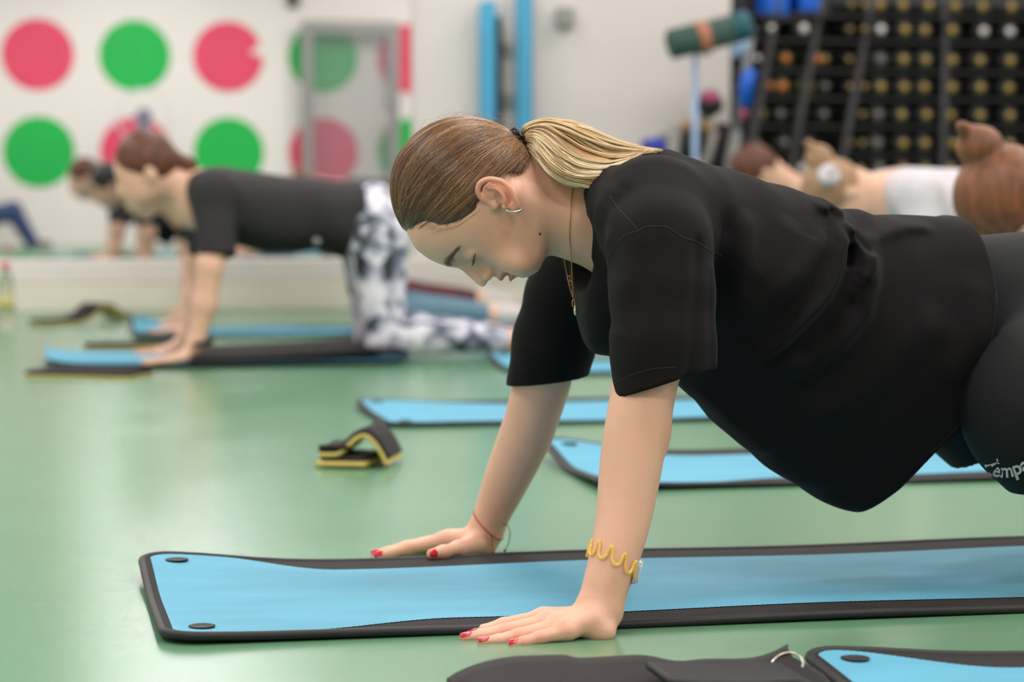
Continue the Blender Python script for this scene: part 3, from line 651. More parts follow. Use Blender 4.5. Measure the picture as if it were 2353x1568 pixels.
# ears (left ear towards the camera, mirrored for the right)
def ear(sg):
    def E(px, py, l): t, n = tn(px, py); return hw(t, n, l*sg)
    helix = [(1132, 473, .071), (1116, 470, .075), (1103, 458, .0805), (1100, 443, .0845), (1106, 430, .087), (1120, 423, .0885), (1137, 423, .0905), (1154, 428, .0925), (1168, 440, .0935), (1177, 455, .0925), (1184, 470, .090), (1188, 483, .0865)]
    HP = spline([E(*p) for p in helix], 3); rr = np.interp(np.linspace(0, 1, len(HP)), [0, .1, .5, .85, 1], [.0022, .0030, .0033, .0031, .0034])
    pl = [(1120, 448, .0765), (1140, 440, .080), (1160, 455, .081), (1172, 475, .080)]
    body.chain([E(*p) for p in pl], [.0085, .0105, .0095, .006], .004, flat=(eL+.16*eT*0, .38))
    body.cone(E(1135, 455, .066), E(1160, 462, .068), .012, .011, .008)
    body.chain(HP, rr, .0022)
    body.ell(E(1181, 486, .084), (.0058, .0058, .0032), .004, R_=Rh)                                # lobe
    ah = [(1122, 441, .0835), (1137, 441, .087), (1152, 450, .0895), (1160, 463, .0895), (1163, 476, .087)]
    body.ell(E(1148, 467, .0865), (.0088, .0092, .0085), .003, 's', R_=Rh)                         # concha
    body.ell(E(1120, 447, .0855), (.0060, .0045, .0035), .003, 's', R_=Rh)
    body.chain(spline([E(*p) for p in ah], 3), [.0022]*13, .003)
    body.ell(E(1143, 475, .0775), (.0042, .0035, .006), .001, 's', R_=Rh)                          # canal
    body.ell(E(1138, 482, .0755), (.0048, .0050, .0048), .007, R_=Rh)                               # tragus
    body.ell(E(1161, 484, .081), (.0045, .004, .004), .004, R_=Rh)                                 # antitragus
ear(1); ear(-1)
# trunk hidden under the clothes
shN = np.array([atY(1505, 560, 2.98)[0], 2.985, .515]); shF = shN+np.array([0, .35, 0])
chest = atY(1560, 560, YC0); waist = atY(1950, 690, YC0); hip = atY(2290, 690, YC0)
body.cone(nkC, chest, .062, .095, .06, flat=None); body.chain([chest, waist, hip], [.105, .080, .090], .05)
body.cone(shN, chest+np.array([.03, -.05, -.03]), .038, .06, .04); body.cone(shF, chest+np.array([.03, .05, -.03]), .038, .06, .04)
# arms
def LL(P): return [np.array(p) for p in P]
nA = [(shN, .040), (atY(1500, 760, 2.925), .041), (atY(1480, 890, 2.905), .0395), (atY(1466, 960, 2.895), .0378), (atY(1457, 1015, 2.89), .0380), (atY(1447, 1090, 2.882), .0370), (atY(1431, 1200, 2.865), .0325), (atY(1409, 1290, 2.850), .0290), (atY(1391, 1350, 2.842), .0268), (atY(1377, 1400, 2.838), .0258)]
body.limb([a for a, _ in nA], [r+.0018 for _, r in nA], .012)
body.ell(atY(1512, 992, 2.895), (.012, .014, .026), .02)                                          # elbow point
fA = [(shF, .040), (atY(1262, 780, 3.40), .044), (atY(1245, 880, 3.425), .0405), (atY(1222, 960, 3.44), .0380), (atY(1200, 1020, 3.455), .0370), (atY(1165, 1100, 3.475), .0325), (atY(1132, 1180, 3.495), .0258), (atY(1116, 1220, 3.505), .0240), (atY(1106, 1243, 3.508), .0240)]
body.limb([a for a, _ in fA], [r+.0018 for _, r in fA], .012)
body.ell(atY(1236, 985, 3.445), (.012, .014, .024), .02)
# near (left) hand, flat on the floor outside the mat
def at(px, py, Y): return atY(px, py, Y)
def finger(pts, rr, k=.004):
    body.chain([at(*p) for p in pts], rr, k, flat=(ZZ, .92))
wr = at(1376, 1405, 2.838)
def z0(P, z): return np.array([P[0], P[1], z])
finger([(1302, 1452, 2.803), (1240, 1466, 2.798), (1204, 1476, 2.795), (1178, 1481.5, 2.794)], [.0110, .0086, .0076, .0064])
finger([(1288, 1438, 2.824), (1192, 1461, 2.817), (1145, 1472, 2.814), (1108, 1476, 2.812)], [.0112, .0093, .0080, .0066])
finger([(1265, 1428, 2.846), (1160, 1450, 2.842), (1108, 1461, 2.838), (1068, 1466, 2.837)], [.0112, .0096, .0083, .0067])
finger([(1248, 1420, 2.868), (1158, 1436, 2.872), (1112, 1450, 2.868), (1084, 1456, 2.866)], [.0110, .0094, .0080, .0064])
finger([(1345, 1432, 2.885), (1288, 1432, 2.905), (1250, 1436, 2.915), (1226, 1440, 2.918)], [.0140, .0110, .0092, .0072])      # thumb behind the palm
for (px, py, Y, r) in ((1300, 1448, 2.808, .0125), (1285, 1434, 2.827, .0128), (1265, 1424, 2.846, .0125), (1250, 1418, 2.866, .0118)):
    body.cone(at(1362, 1425, 2.80+(Y-2.80)*.65+.012), at(px, py, Y), .0175, r, .010)
body.cone(wr, at(1366, 1436, 2.826), .0258, .0200, .012); body.cone(wr, at(1372, 1440, 2.862), .0240, .0180, .012)
body.ell(at(1384, 1452, 2.815), (.016, .018, .014), .012)
# far (right) hand, thumb towards the camera
def fing(pts, rr, k=.004): body.chain([at(*p) for p in pts], rr, k)
fing([(1020, 1243, 3.510), (938, 1260, 3.500), (896, 1272, 3.498), (868, 1277, 3.498)], [.0120, .0090, .0078, .0062])
fing([(1028, 1240, 3.532), (935, 1257, 3.530), (890, 1269, 3.528), (861, 1273, 3.528)], [.0120, .0090, .0078, .0062])
fing([(1036, 1238, 3.552), (955, 1254, 3.556), (912, 1263, 3.558), (884, 1267, 3.558)], [.0115, .0088, .0075, .0060])
fing([(1048, 1238, 3.570), (985, 1252, 3.580), (955, 1257, 3.586), (935, 1260, 3.588)], [.0105, .0080, .0068, .0055])
fing([(1092, 1250, 3.480), (1052, 1262, 3.445), (1018, 1270, 3.425), (992, 1274, 3.415)], [.0160, .0115, .0098, .0078], .008)
for (px, py, Y) in ((1022, 1241, 3.512), (1030, 1239, 3.532), (1038, 1238, 3.552), (1050, 1239, 3.568)):
    body.cone(at(1094, 1245, 3.50+(Y-3.51)*.5), at(px, py, Y), .0195, .0125, .012)
body.cone(fA[-2][0], at(1098, 1255, 3.505), .0240, .0180, .012)
# legs: thighs slope down to the knees, beyond the right of the frame
HX = hip[0]
def leg(Y, side):
    K = np.array([1.665, Y, .064]); A = np.array([2.05, Y, .10]); body.cone(np.array([1.345, Y, .315-(.04 if side < 0 else 0)]), K, .080, .056, .03)
    body.chain([K, K+np.array([.14, 0, .01]), A], [.055, .053, .034], .02); body.chain([A, A+np.array([.03, 0, -.03]), A+np.array([.03, 0, -.07])], [.034, .03, .022], .01)
    for q in (-.02, 0, .02, .035): body.cone(A+np.array([.0, q, -.075]), A+np.array([-.04, q, -.088]), .011, .009, .01)
    return K
leg(2.99, -1); leg(3.30, 1)
bo, bv = body.build('body', .0018, M['skin'], person)
# true skin colour patches: lips, cheeks, knuckles, ear
C = np.tile(np.array(lin((224, 174, 148))), (len(bv), 1))
D = bv-P0; t_, n_, l_ = D@eT, D@eN, np.abs(D@eL)
def blend(C, w, col): return C+(np.array(lin(col))-C)*w[:, None]
hd_ = (np.abs(t_) < .2) & (np.abs(n_) < .15) & (np.abs(D@eL) < .12)
lipw = hd_*sstep(.079, .083, n_)*sstep(.030, .018, l_)*sstep(.0105, .0085, np.abs(t_+.0460)); C = blend(C, lipw*.8, (196, 92, 88))
C = blend(C, hd_*.18*gs1(t_, -.02, .03)*gs1(n_, .05, .035), (226, 140, 112))
earw = hd_*sstep(.074, .086, l_)*.5; C = blend(C, earw, (226, 140, 112))
for px, py, Y in ((1192, 1458, 2.81), (1242, 1464, 2.79), (1160, 1440, 2.84), (1290, 1440, 2.80), (1200, 1470, 2.79), (938, 1255, 3.5), (1178, 1480, 2.794), (1110, 1474, 2.81), (1070, 1466, 2.836)):
    q = at(px, py, Y); C = blend(C, .45*np.exp(-(((bv-q)**2).sum(1))/.010**2), (224, 134, 110))
C = blend(C, .5*np.exp(-(((bv-at(1505, 995, 2.88))**2).sum(1))/.022**2), (214, 146, 112))
ml = hw(*tn(1241, 538), .040); 
setcol(bo, C)
bvh = BVHTree.FromPolygons([tuple(v) for v in bv], [tuple(p.vertices) for p in bo.data.polygons])
def hit(px, py, tree=None, off=0.):
    d = ray(px, py); d = d/np.linalg.norm(d); r = (tree or bvh).ray_cast(Vector(CC), Vector(d))
    if r[0] is None: return None, None
    return np.array(r[0])+np.array(r[1])*off, np.array(r[1])
def near(p, tree=None, off=0.):
    r = (tree or bvh).find_nearest(Vector(p)); return np.array(r[0])+np.array(r[1])*off, np.array(r[1])
# moles
M['mole'] = mat('mole', (92, 44, 34), .6, noise=(60, .1))
for px, py, r in ((1241, 538, .0022), (1196, 476, .0008), (1154, 1009, .0014), (1283, 474, .0007)):
    p, nn = hit(px, py)
    if p is not None: MB().lathe(p-nn*.0004, [(r, 0), (r*.8, r*.35), (r*.2, r*.5)], 12, R_=Vector(nn).to_track_quat('Z', 'Y').to_matrix()).build('mole', M['mole'], person)
# nails
def nail(c, fwd, up, w, l):
    c = np.array(c); f = fwd/np.linalg.norm(fwd); u = up-f*(up@f); u /= np.linalg.norm(u); s_ = np.cross(f, u); V = []; nu_, nv_ = 9, 9
    for lay in (0, 1):
        for i in range(nu_):
            a = i/(nu_-1)*2-1
            for j in range(nv_):
                b = j/(nv_-1)*2-1; rr = math.sqrt(max(1-(.62 if a > 0 else .3)*a**4, .1)); bb = b*rr
                x = a*l*(1-.25*b*b*(1 if a < 0 else .45)); y = bb*w; z = -w*.42*b*b-.0004*a*a
                V.append(c+f*x+s_*y+u*(z+(.0007 if lay == 0 else -.0012)))
    N = nu_*nv_; Fc = []
    for i in range(nu_-1):
        for j in range(nv_-1): a = i*nv_+j; Fc += [(a, a+1, a+nv_+1, a+nv_), (N+a, N+a+nv_, N+a+nv_+1, N+a+1)]
    B_ = [j for j in range(nv_)]+[i*nv_+nv_-1 for i in range(1, nu_)]+[(nu_-1)*nv_+j for j in range(nv_-2, -1, -1)]+[i*nv_ for i in range(nu_-2, 0, -1)]
    for a, b in zip(B_, B_[1:]+B_[:1]): Fc.append((a, a+N, b+N, b))
    mesh('fingernail', V, Fc, M['nail'], person)
def nail_at(tip, prev, r, w, l, side=0.0, back=.35):
    a = at(*tip); b = at(*prev); f = (a-b)/np.linalg.norm(a-b); u = np.array([0, 0, 1.])+np.array([0, -1., 0])*side; u = u-f*(u@f); u /= np.linalg.norm(u)
    nail(a-f*(l*back)+f*r*.25+u*(r*.93), f-u*.10, u, w, l)
nail_at((1178, 1481.5, 2.794), (1204, 1476, 2.795), .0064, .0044, .0066, .55)
nail_at((1108, 1476, 2.812), (1145, 1472, 2.814), .0066, .0048, .0074, .5)
nail_at((1068, 1466, 2.837), (1108, 1461, 2.838), .0067, .0048, .0074, .45)
nail_at((1084, 1456, 2.866), (1112, 1450, 2.868), .0064, .0046, .0070, .3)
nail_at((1226, 1440, 2.918), (1250, 1436, 2.915), .0072, .0052, .0075, .3)
nail_at((868, 1277, 3.498), (896, 1272, 3.498), .0062, .0050, .0085, .9)
nail_at((861, 1273, 3.528), (890, 1269, 3.528), .0062, .0046, .0078, .2)
nail_at((884, 1267, 3.558), (912, 1263, 3.558), .0060, .0044, .0070, .2)
nail_at((935, 1260, 3.588), (955, 1257, 3.586), .0055, .0040, .006, .2)
nail_at((992, 1274, 3.415), (1018, 1270, 3.425), .0078, .0062, .0085, 2.6)
# ------------------------------------------------------------------ t-shirt
tee = SDF()
topl = [(1330, 470), (1372, 405), (1430, 372), (1480, 353), (1530, 350), (1600, 366), (1700, 396), (1800, 431), (1880, 467), (1925, 487), (1960, 484), (1985, 492), (2050, 492), (2150, 493), (2250, 491), (2330, 505), (2420, 540)]
botl = [(1330, 800), (1345, 818), (1400, 816), (1480, 848), (1560, 885), (1600, 925), (1640, 970), (1700, 1021), (1760, 1067), (1850, 1125), (1940, 1165), (2000, 1187), (2100, 1210), (2300, 1215), (2420, 1215)]
TW = np.array([[atY(*p, YC0)[0], atY(*p, YC0)[2]] for p in topl]); BW = np.array([[atY(*p, YC0)[0], atY(*p, YC0)[2]] for p in botl])
X0t, X1t = atY(1350, 600, YC0)[0], TW[-1, 0]
def seg(px, py, Y=2.98): p = atY(px, py, Y); return (p[0], p[2])
folds = [([(1945, 488), (1956, 520), (1955, 560), (1936, 608), (1897, 679), (1843, 743), (1790, 804), (1740, 850)], .0085, .011),
         ([(1967, 500), (1995, 545), (2010, 590), (2004, 611), (1986, 647), (1966, 640)], .0060, .008),
         ([(2050, 535), (2024, 585), (2012, 654), (1986, 715), (1933, 786), (1861, 840), (1780, 870)], .0070, .016),
         ([(1997, 530), (2004, 556), (2014, 590)], -.0060, .006), ([(1976, 560), (1975, 625)], -.0050, .008), ([(1975, 670), (1958, 720), (1900, 790), (1840, 850)], -.0040, .014),
         ([(1905, 500), (1905, 554), (1843, 625), (1772, 679), (1700, 733), (1660, 790)], .0045, .018), ([(1850, 500), (1790, 600), (1720, 660)], .0025, .02),
         ([(1694, 470), (1676, 520), (1660, 620), (1650, 740), (1640, 860)], -.0045, .014), ([(1735, 480), (1712, 600), (1700, 720)], .0025, .016),
         ([(2180, 700), (2080, 820), (1980, 930), (1880, 1000)], .0040, .026), ([(2260, 620), (2240, 760), (2180, 900)], .003, .02), ([(2000, 560), (2060, 545), (2130, 524), (2220, 522)], .0025, .010),
         ([(1600, 900), (1680, 980), (1790, 1060)], -.003, .012), ([(1640, 900), (1740, 1000), (1850, 1080)], .003, .012), ([(1925, 486), (1955, 470), (1990, 500)], .004, .009)]
folds = [([seg(*p) for p in L_], a*2.9, w) for L_, a, w in folds]
def smooth01(x, a, b): return sstep(a, b, x)
def torso(P):
    x, y, z = P[..., 0], P[..., 1], P[..., 2]
    zt = np.interp(x, TW[:, 0], TW[:, 1]); zb = np.interp(x, BW[:, 0], BW[:, 1]); zc = (zt+zb)/2; hz = np.maximum((zt-zb)/2, .02)
    u = (z-zc)/hz
    wx_ = np.interp(x, [X0t-.05, X0t, X0t+.06, X0t+.16, X0t+.35, X0t+.6, X0t+.9], [.06, .10, .165, .185, .170, .180, .190])
    w = wx_*(1-.42*sstep(.35, -1, u)); p = 2.3
    q = (np.abs(u)**p+(np.abs(y-YC0)/w)**p)**(1/p)
    d = (q-1)*np.minimum(hz, w)*.95
    d = smax(d, (X0t-.045+np.clip((zt-z)*.40, 0, .034)-x), .03)
    P2 = np.stack([x, z], -1); f = np.zeros_like(x); m = np.abs(d) < .06
    if m.any():
        pm = P2[m]; acc = np.zeros(len(pm))
        for L_, a, wd in folds:
            acc += a*foldw(pm, L_, wd)
        acc *= sstep(3.22, 3.05, y[m]); 
        acc += .0020*np.sin(26*pm[:, 0]+14*pm[:, 1]+3*np.sin(9*pm[:, 1]))*sstep(.0, .2, x[m]-X0t)+.0012*np.sin(61*pm[:, 0]-33*pm[:, 1]+2*y[m]*20)
        f[m] = acc
    return d-f
tee.fn(torso, (X0t-.06, 2.94, .05), (X1t+.02, 3.38, .66), .03)
# shoulder yokes and sleeves
slN = [at(1500, 482, 3.035), at(1512, 570, 2.955), at(1522, 680, 2.925), at(1524, 800, 2.905), at(1524, 905, 2.895)]
tee.chain([slN[0], slN[1]], [.072, .068], .035); tee.chain(slN[1:], [.066, .0635, .0630, .0640], .018, flat=((0, 1, 0), .86))
slF = [at(1445, 510, 3.28), at(1348, 600, 3.365), at(1305, 680, 3.385), at(1275, 780, 3.405), at(1255, 885, 3.42)]
tee.chain([slF[0], slF[1]], [.070, .068], .035); tee.chain(slF[1:], [.062, .060, .0590, .0590], .016, flat=((0, 1, 0), .9))
tee.cone(at(1400, 490, 3.16), at(1470, 490, 3.16), .055, .075, .04)
tee.chain([at(1400, 446, 3.085), at(1450, 500, 3.03)], [.026, .048], .03); tee.chain([at(1400, 446, 3.085), at(1480, 440, 3.14)], [.026, .040], .03)
hemN = atY(1490, 905, 2.9); hemF = atY(1250, 872, 3.42)
def cut_plane(pt0, nrm, lo, hi, wob=None):
    nrm = np.array(nrm, float); nrm /= np.linalg.norm(nrm)
    tee.fn(lambda P: -((P-pt0)@nrm), lo, hi, .001, 's')
def sleeve_cut(axis_pts, pl, nrm, Ylo, Yhi, xlo, xhi):
    nrm = np.array(nrm, float); nrm /= np.linalg.norm(nrm)
    def f(P):
        d = -((P-pl)@nrm)                                    # negative beyond the hem
        box = np.maximum.reduce([Ylo-P[..., 1], P[..., 1]-Yhi, xlo-P[..., 0], P[..., 0]-xhi]); return np.maximum(d, box)
    tee.fn(f, (xlo, Ylo, 0), (xhi, Yhi, .5), .001, 's')
xh = hemN[0]
# hem line of the near sleeve runs (1408,922) -> (1555,872) -> (1636,858)
a_, b_ = atY(1408, 922, 2.86), atY(1560, 872, 2.86); dr_ = b_-a_; nN = np.array([dr_[2], 0, -dr_[0]]); nN /= np.linalg.norm(nN); nN = nN+np.array([0, -.10, 0])
sleeve_cut(None, a_, nN, 2.70, 2.985, xh-.16, xh+.105)
a2, b2 = atY(1185, 858, 3.40), atY(1310, 850, 3.40); nF = np.array([.02, 0, -1.])
sleeve_cut(None, atY(1230, 882, 3.40), np.array([.12, .0, -1.]), 3.335, 3.60, hemF[0]-.2, hemF[0]+.085)
# hollow sleeves near the hems
def hollow(P_, rr, flat): 
    tee.chain(P_, rr, .002, 's', flat=flat)
hollow([at(1524, 800, 2.905), at(1524, 960, 2.892)], [.050, .053], ((0, 1, 0), .85))
hollow([at(1275, 790, 3.405), at(1245, 930, 3.42)], [.042, .046], ((0, 1, 0), .9))
# side fold making the back lobe of the near sleeve, and sleeve creases
def crease(pts, amp, w, Y, ylo, yhi):
    L_ = [seg(px, py, Y) for px, py in pts]; L_ = L_; xs = [p[0] for p in L_]; zs = [p[1] for p in L_]
    def f(P):
        y = P[..., 1]; dd = polyd(np.stack([P[..., 0], P[..., 2]], -1), L_); return -amp*np.exp(-(dd/w)**2)*sstep(ylo-.01, ylo, y)*sstep(yhi+.02, yhi, y)
    tee.fn(f, (min(xs)-.06, ylo-.02, min(zs)-.06), (max(xs)+.06, yhi+.02, max(zs)+.06), 0, 'a')
crease([(1610, 560), (1590, 700), (1570, 830), (1560, 890)], -.0045, .008, 2.88, 2.80, 2.93)
crease([(1480, 560), (1440, 660), (1412, 760)], .0028, .014, 2.88, 2.80, 2.96)
crease([(1560, 570), (1500, 700), (1450, 830)], .0022, .016, 2.88, 2.80, 2.96)
crease([(1395, 500), (1405, 560), (1385, 640), (1395, 740)], -.0035, .010, 2.93, 2.84, 3.02)
crease([(1420, 440), (1385, 520), (1380, 600)], .0035, .010, 2.95, 2.86, 3.06)
crease([(1450, 440), (1412, 520), (1398, 620)], -.0030, .008, 2.95, 2.86, 3.06)
crease([(1640, 620), (1632, 740), (1632, 850)], .0030, .006, 2.90, 2.80, 2.95)
for k in range(4): crease([(1200+k*4, 800+k*18), (1270+k*8, 815+k*14)], .0018, .005, 3.37, 3.28, 3.42)
# neck opening
cn = np.array([atY(1352, 500, YC0)[0], YC0, atY(1352, 500, YC0)[2]])
nd_ = np.array([-.97, 0, -.24])
def neckhole(P):
    D = P-cn; a = D[..., 0]*.97+D[..., 2]*.24; b = -D[..., 0]*.24+D[..., 2]*.97
    e = np.sqrt((D[..., 1]/.080)**2+((b+.004)/.092)**2)-1
    depth = .0+.0*a
    return np.maximum(e*.088, a-depth-.16*np.clip(-b, -.03, .09))
tee.fn(neckhole, cn-.16, cn+.16, .006, 's')
# rear hem: everything behind this line is cut away
hemp = [(2268, 470), (2272, 492), (2292, 560), (2304, 640), (2302, 730), (2286, 810), (2260, 900), (2212, 990), (2152, 1050), (2082, 1130), (2004, 1189), (1990, 1260)]
hemw = [seg(*p, Y_) for p, Y_ in zip(hemp, [3.06, 3.04, 3.01, 2.99, 2.99, 2.99, 3.0, 3.02, 3.04, 3.07, 3.10, 3.10])]; hemw_poly = hemw+[(hemw[-1][0]+1.5, hemw[-1][1]-.3), (hemw[0][0]+1.5, hemw[0][1]+.3)]
tee.fn(lambda P: sdpoly(np.stack([P[..., 0], P[..., 2]], -1), hemw_poly), (hemw[-1][0]-.05, 2.8, -.1), (3.2, 3.6, .8), .006, 's')
def hem_hollow(P):
    x, z = P[..., 0], P[..., 2]; q = torso(P)+.006; dd = sdpoly(np.stack([x, z], -1), hemw_poly)-.05
    return np.maximum(q, dd)
tee.fn(hem_hollow, (hemw[-1][0]-.08, 2.9, 0), (X1t, 3.42, .7), .002, 's')
to, tv = tee.build('tee_shirt', .0028, M['tee'], person)
tb = BVHTree.FromPolygons([tuple(v) for v in tv], [tuple(p.vertices) for p in to.data.polygons])
M['seam'] = mat('black_seam_thread', (14, 12, 13), .8, noise=(40, .1)); M['seam2'] = mat('black_rib_knit', (24, 21, 22), .9, noise=(40, .1), bump=(900, .4))
def seam(name, pts, r, m, off=-.0002, parent=None, skip=None, n=6):
    P = []
    for p in spline([np.array([a, b, 0.]) for a, b in pts], n):
        h_, nn = hit(p[0], p[1], tb, off)
        if h_ is not None: P.append(h_)
    if len(P) > 3: MB().tube(P, r, 8).build(name, m, parent or to)
seam('shoulder_seam', [(1402, 452), (1422, 480), (1452, 512), (1466, 532)], .0007, M['seam'])
seam('sleeve_seam', [(1398, 600), (1412, 568), (1440, 540), (1466, 532), (1484, 522), (1510, 520), (1535, 524), (1570, 546), (1600, 556), (1630, 575), (1660, 590)], .0009, M['seam'])
seam('sleeve_hem', [(1412, 884), (1440, 868), (1480, 853), (1520, 846), (1556, 846)], .0007, M['seam2'])
seam('bottom_hem', [(2252, 494), (2275, 560), (2288, 640), (2287, 730), (2271, 808), (2245, 895), (2200, 980), (2140, 1040)], .0007, M['seam2'])
# ------------------------------------------------------------------ shorts
sh = SDF(); M['shorts'] = mat('black_sport_fabric', (16, 16, 18), .75, spec=.3, noise=(14, .1), bump=(1000, .3))
sh.ell(np.array([1.44, YC0, .362]), (.19, .165, .120), .04)
sh.chain([np.array([1.12, YC0, .40]), np.array([1.42, YC0, .375])], [.09, .10], .04)
dn = np.array([.72, 0, -.69]); dn /= np.linalg.norm(dn)
for Y, dx_, dz_ in ((2.985, .004, -.028), (3.30, 0, 0)): sh.cone(np.array([1.355+dx_, Y, .285+dz_]), np.array([1.525+dx_*2, Y, .130+dz_*1.4]), .118-dz_*.25, .110-dz_*.2, .05)
pN = atY(2352, 1150, 2.95); pF = atY(2200, 1095, 3.27)
def cutleg(pl, lo, hi):
    sh.fn(lambda P: np.maximum(-((P-pl)@dn), np.maximum(lo-P[..., 1], P[..., 1]-hi)), (pl[0]-.3, lo, -.1), (pl[0]+.5, hi, .5), .002, 's')
cutleg(pN, 2.7, 3.145); cutleg(pF, 3.145, 3.6)
for Y, pl in ((2.99, pN), (3.30, pF)): sh.cone(np.array([1.555 if Y < 3 else 1.525, Y, .085 if Y < 3 else .135]), np.array([1.74, Y, -.09 if Y < 3 else -.05]), .090, .094, .002, 's')
so, sv = sh.build('shorts', .004, M['shorts'], person)
# wording along the near leg hem of the shorts
stree = BVHTree.FromPolygons([tuple(v) for v in sv], [tuple(p.vertices) for p in so.data.polygons])
M['print'] = mat('white_print', (214, 208, 206), .6, noise=(40, .05))
def text_mesh(s, size):
    cu = bpy.data.curves.new('t', 'FONT'); cu.body = s; cu.size = size; cu.resolution_u = 3; cu.space_character = .95; cu.offset = size*.022
    o = bpy.data.objects.new('t', cu); COL.objects.link(o); dg = bpy.context.evaluated_depsgraph_get(); me = bpy.data.meshes.new_from_object(o.evaluated_get(dg)); bpy.data.objects.remove(o); return me
tm = text_mesh('Kempa', 46); V = []; bl = spline([np.array([2262, 1066, 0.]), np.array([2280, 1092, 0.]), np.array([2320, 1096, 0.]), np.array([2353, 1084, 0.]), np.array([2400, 1062, 0.]), np.array([2450, 1040, 0.])], 10)
cum = np.concatenate([[0], np.cumsum([np.linalg.norm(b-a) for a, b in zip(bl[:-1], bl[1:])])]); okv = True
for v in tm.vertices:
    s_ = min(max(v.co.x, 0), cum[-1]-1); i = np.searchsorted(cum, s_)-1; i = max(i, 0); f = (s_-cum[i])/(cum[i+1]-cum[i]); p = bl[i]+(bl[i+1]-bl[i])*f; d = (bl[i+1]-bl[i]); d /= np.linalg.norm(d)
    q = p+np.array([d[1], -d[0], 0])*v.co.y; h_, nn = hit(q[0], q[1], stree, .0006); V.append(h_)
fcs = [tuple(p.vertices) for p in tm.polygons if all(V[k] is not None for k in p.vertices) and max(np.linalg.norm(V[k]-V[p.vertices[0]]) for k in p.vertices) < .05]
used = sorted({k for f in fcs for k in f}); mp = {k: n for n, k in enumerate(used)}
if fcs: mesh('printed_word', [V[k] for k in used], [tuple(mp[k] for k in f) for f in fcs], M['print'], so, False)
# ------------------------------------------------------------------ hair of the focused woman
M['haircap'] = hairmat('brown_hair', None); M['haircap'].node_tree.nodes['Principled BSDF'].inputs['Roughness'].default_value = .42
def strandmat(name, col, var=.35, rough=.32):
    m = bpy.data.materials.new(name); m.use_nodes = True; nt = m.node_tree; b = nt.nodes['Principled BSDF']; L = nt.links.new
    hi = nt.nodes.new('ShaderNodeHairInfo'); mx = nt.nodes.new('ShaderNodeMix'); mx.data_type = 'RGBA'
    c = np.array(lin(col)); mx.inputs[6].default_value = (*(c*(1-var)), 1); mx.inputs[7].default_value = (*np.minimum(c*(1+var), 1), 1)
    L(hi.outputs['Random'], mx.inputs[0]); L(mx.outputs[2], b.inputs['Base Color']); b.inputs['Roughness'].default_value = rough; b.inputs['Specular IOR Level'].default_value = .6; return m
HM = [strandmat('hair_dark_brown', (84, 58, 38)), strandmat('hair_brown', (122, 86, 56)), strandmat('hair_light_brown', (166, 124, 84)), strandmat('hair_blond', (214, 180, 134)), strandmat('hair_pale_blond', (238, 214, 176))]
line = [(925, 556), (945, 536), (964, 523), (986, 517), (1015, 531), (1043, 527), (1070, 514), (1092, 499), (1104, 487), (1102, 470), (1097, 445), (1104, 425), (1122, 413), (1143, 404), (1167, 407), (1194, 408), (1212, 392), (1224, 366), (1232, 330), (1215, 250), (1050, 200), (850, 250), (850, 560)]
HL = [tuple(tn(*p)) for p in line]
R_h = np.array([.1025, .0978, .0795])
cap = SDF()
def capf(P):
    D = P-sk; q = np.stack([D@eT, D@eN, D@eL], -1)/R_h; r = np.sqrt((q*q).sum(-1)); g = np.sqrt(((q/R_h)**2).sum(-1))+1e-9; d = r*(r-1)/g
    D0 = P-P0; m = sdpoly(np.stack([D0@eT, D0@eN], -1), HL); d = d+.004*sstep(-.012, .003, m)
    # fine combed grooves that converge on the hair tie
    return smax(d, m, .004)
cap.fn(capf, sk-.13, sk+.13, 0)
hroot = empty('hair_anchor', (0, 0, 0)); bpy.data.objects.remove(hroot)
tieT, tieN = tn(1186, 322); TIE = hw(tieT, tieN, .004)
def qdir(P): D = P-sk; q = np.stack([D@eT, D@eN, D@eL], -1)/R_h; return q/np.linalg.norm(q, axis=-1, keepdims=True)
tq = qdir(TIE)
def streak(qd):
    """colour value by direction around the tie so that streaks run along the combing"""
    e1 = np.cross(tq, [0, 0, 1.]); e1 /= np.linalg.norm(e1); e2 = np.cross(tq, e1)
    a = np.arctan2(qd@e2, qd@e1); return a
ch, cvv = cap.build('hair', .0026, M['haircap'], person)
av = streak(qdir(cvv)); rs = np.random.default_rng(3)
ph = rs.uniform(0, 6.28, 12); fr_ = [7, 13, 19, 31, 43, 57, 71, 89, 17, 11, 37, 101]
def sv_(a): return sum(np.sin(f*a+p)/(1+f*.012) for f, p in zip(fr_, ph))/4.2
vv = sv_(av)
dist = np.arccos(np.clip(qdir(cvv)@tq, -1, 1))
w = np.clip(.42+.28*vv, 0, 1)[:, None]
C = np.array(lin((50, 35, 25)))*(1-w)+np.array(lin((120, 84, 56)))*w; setcol(ch, C)
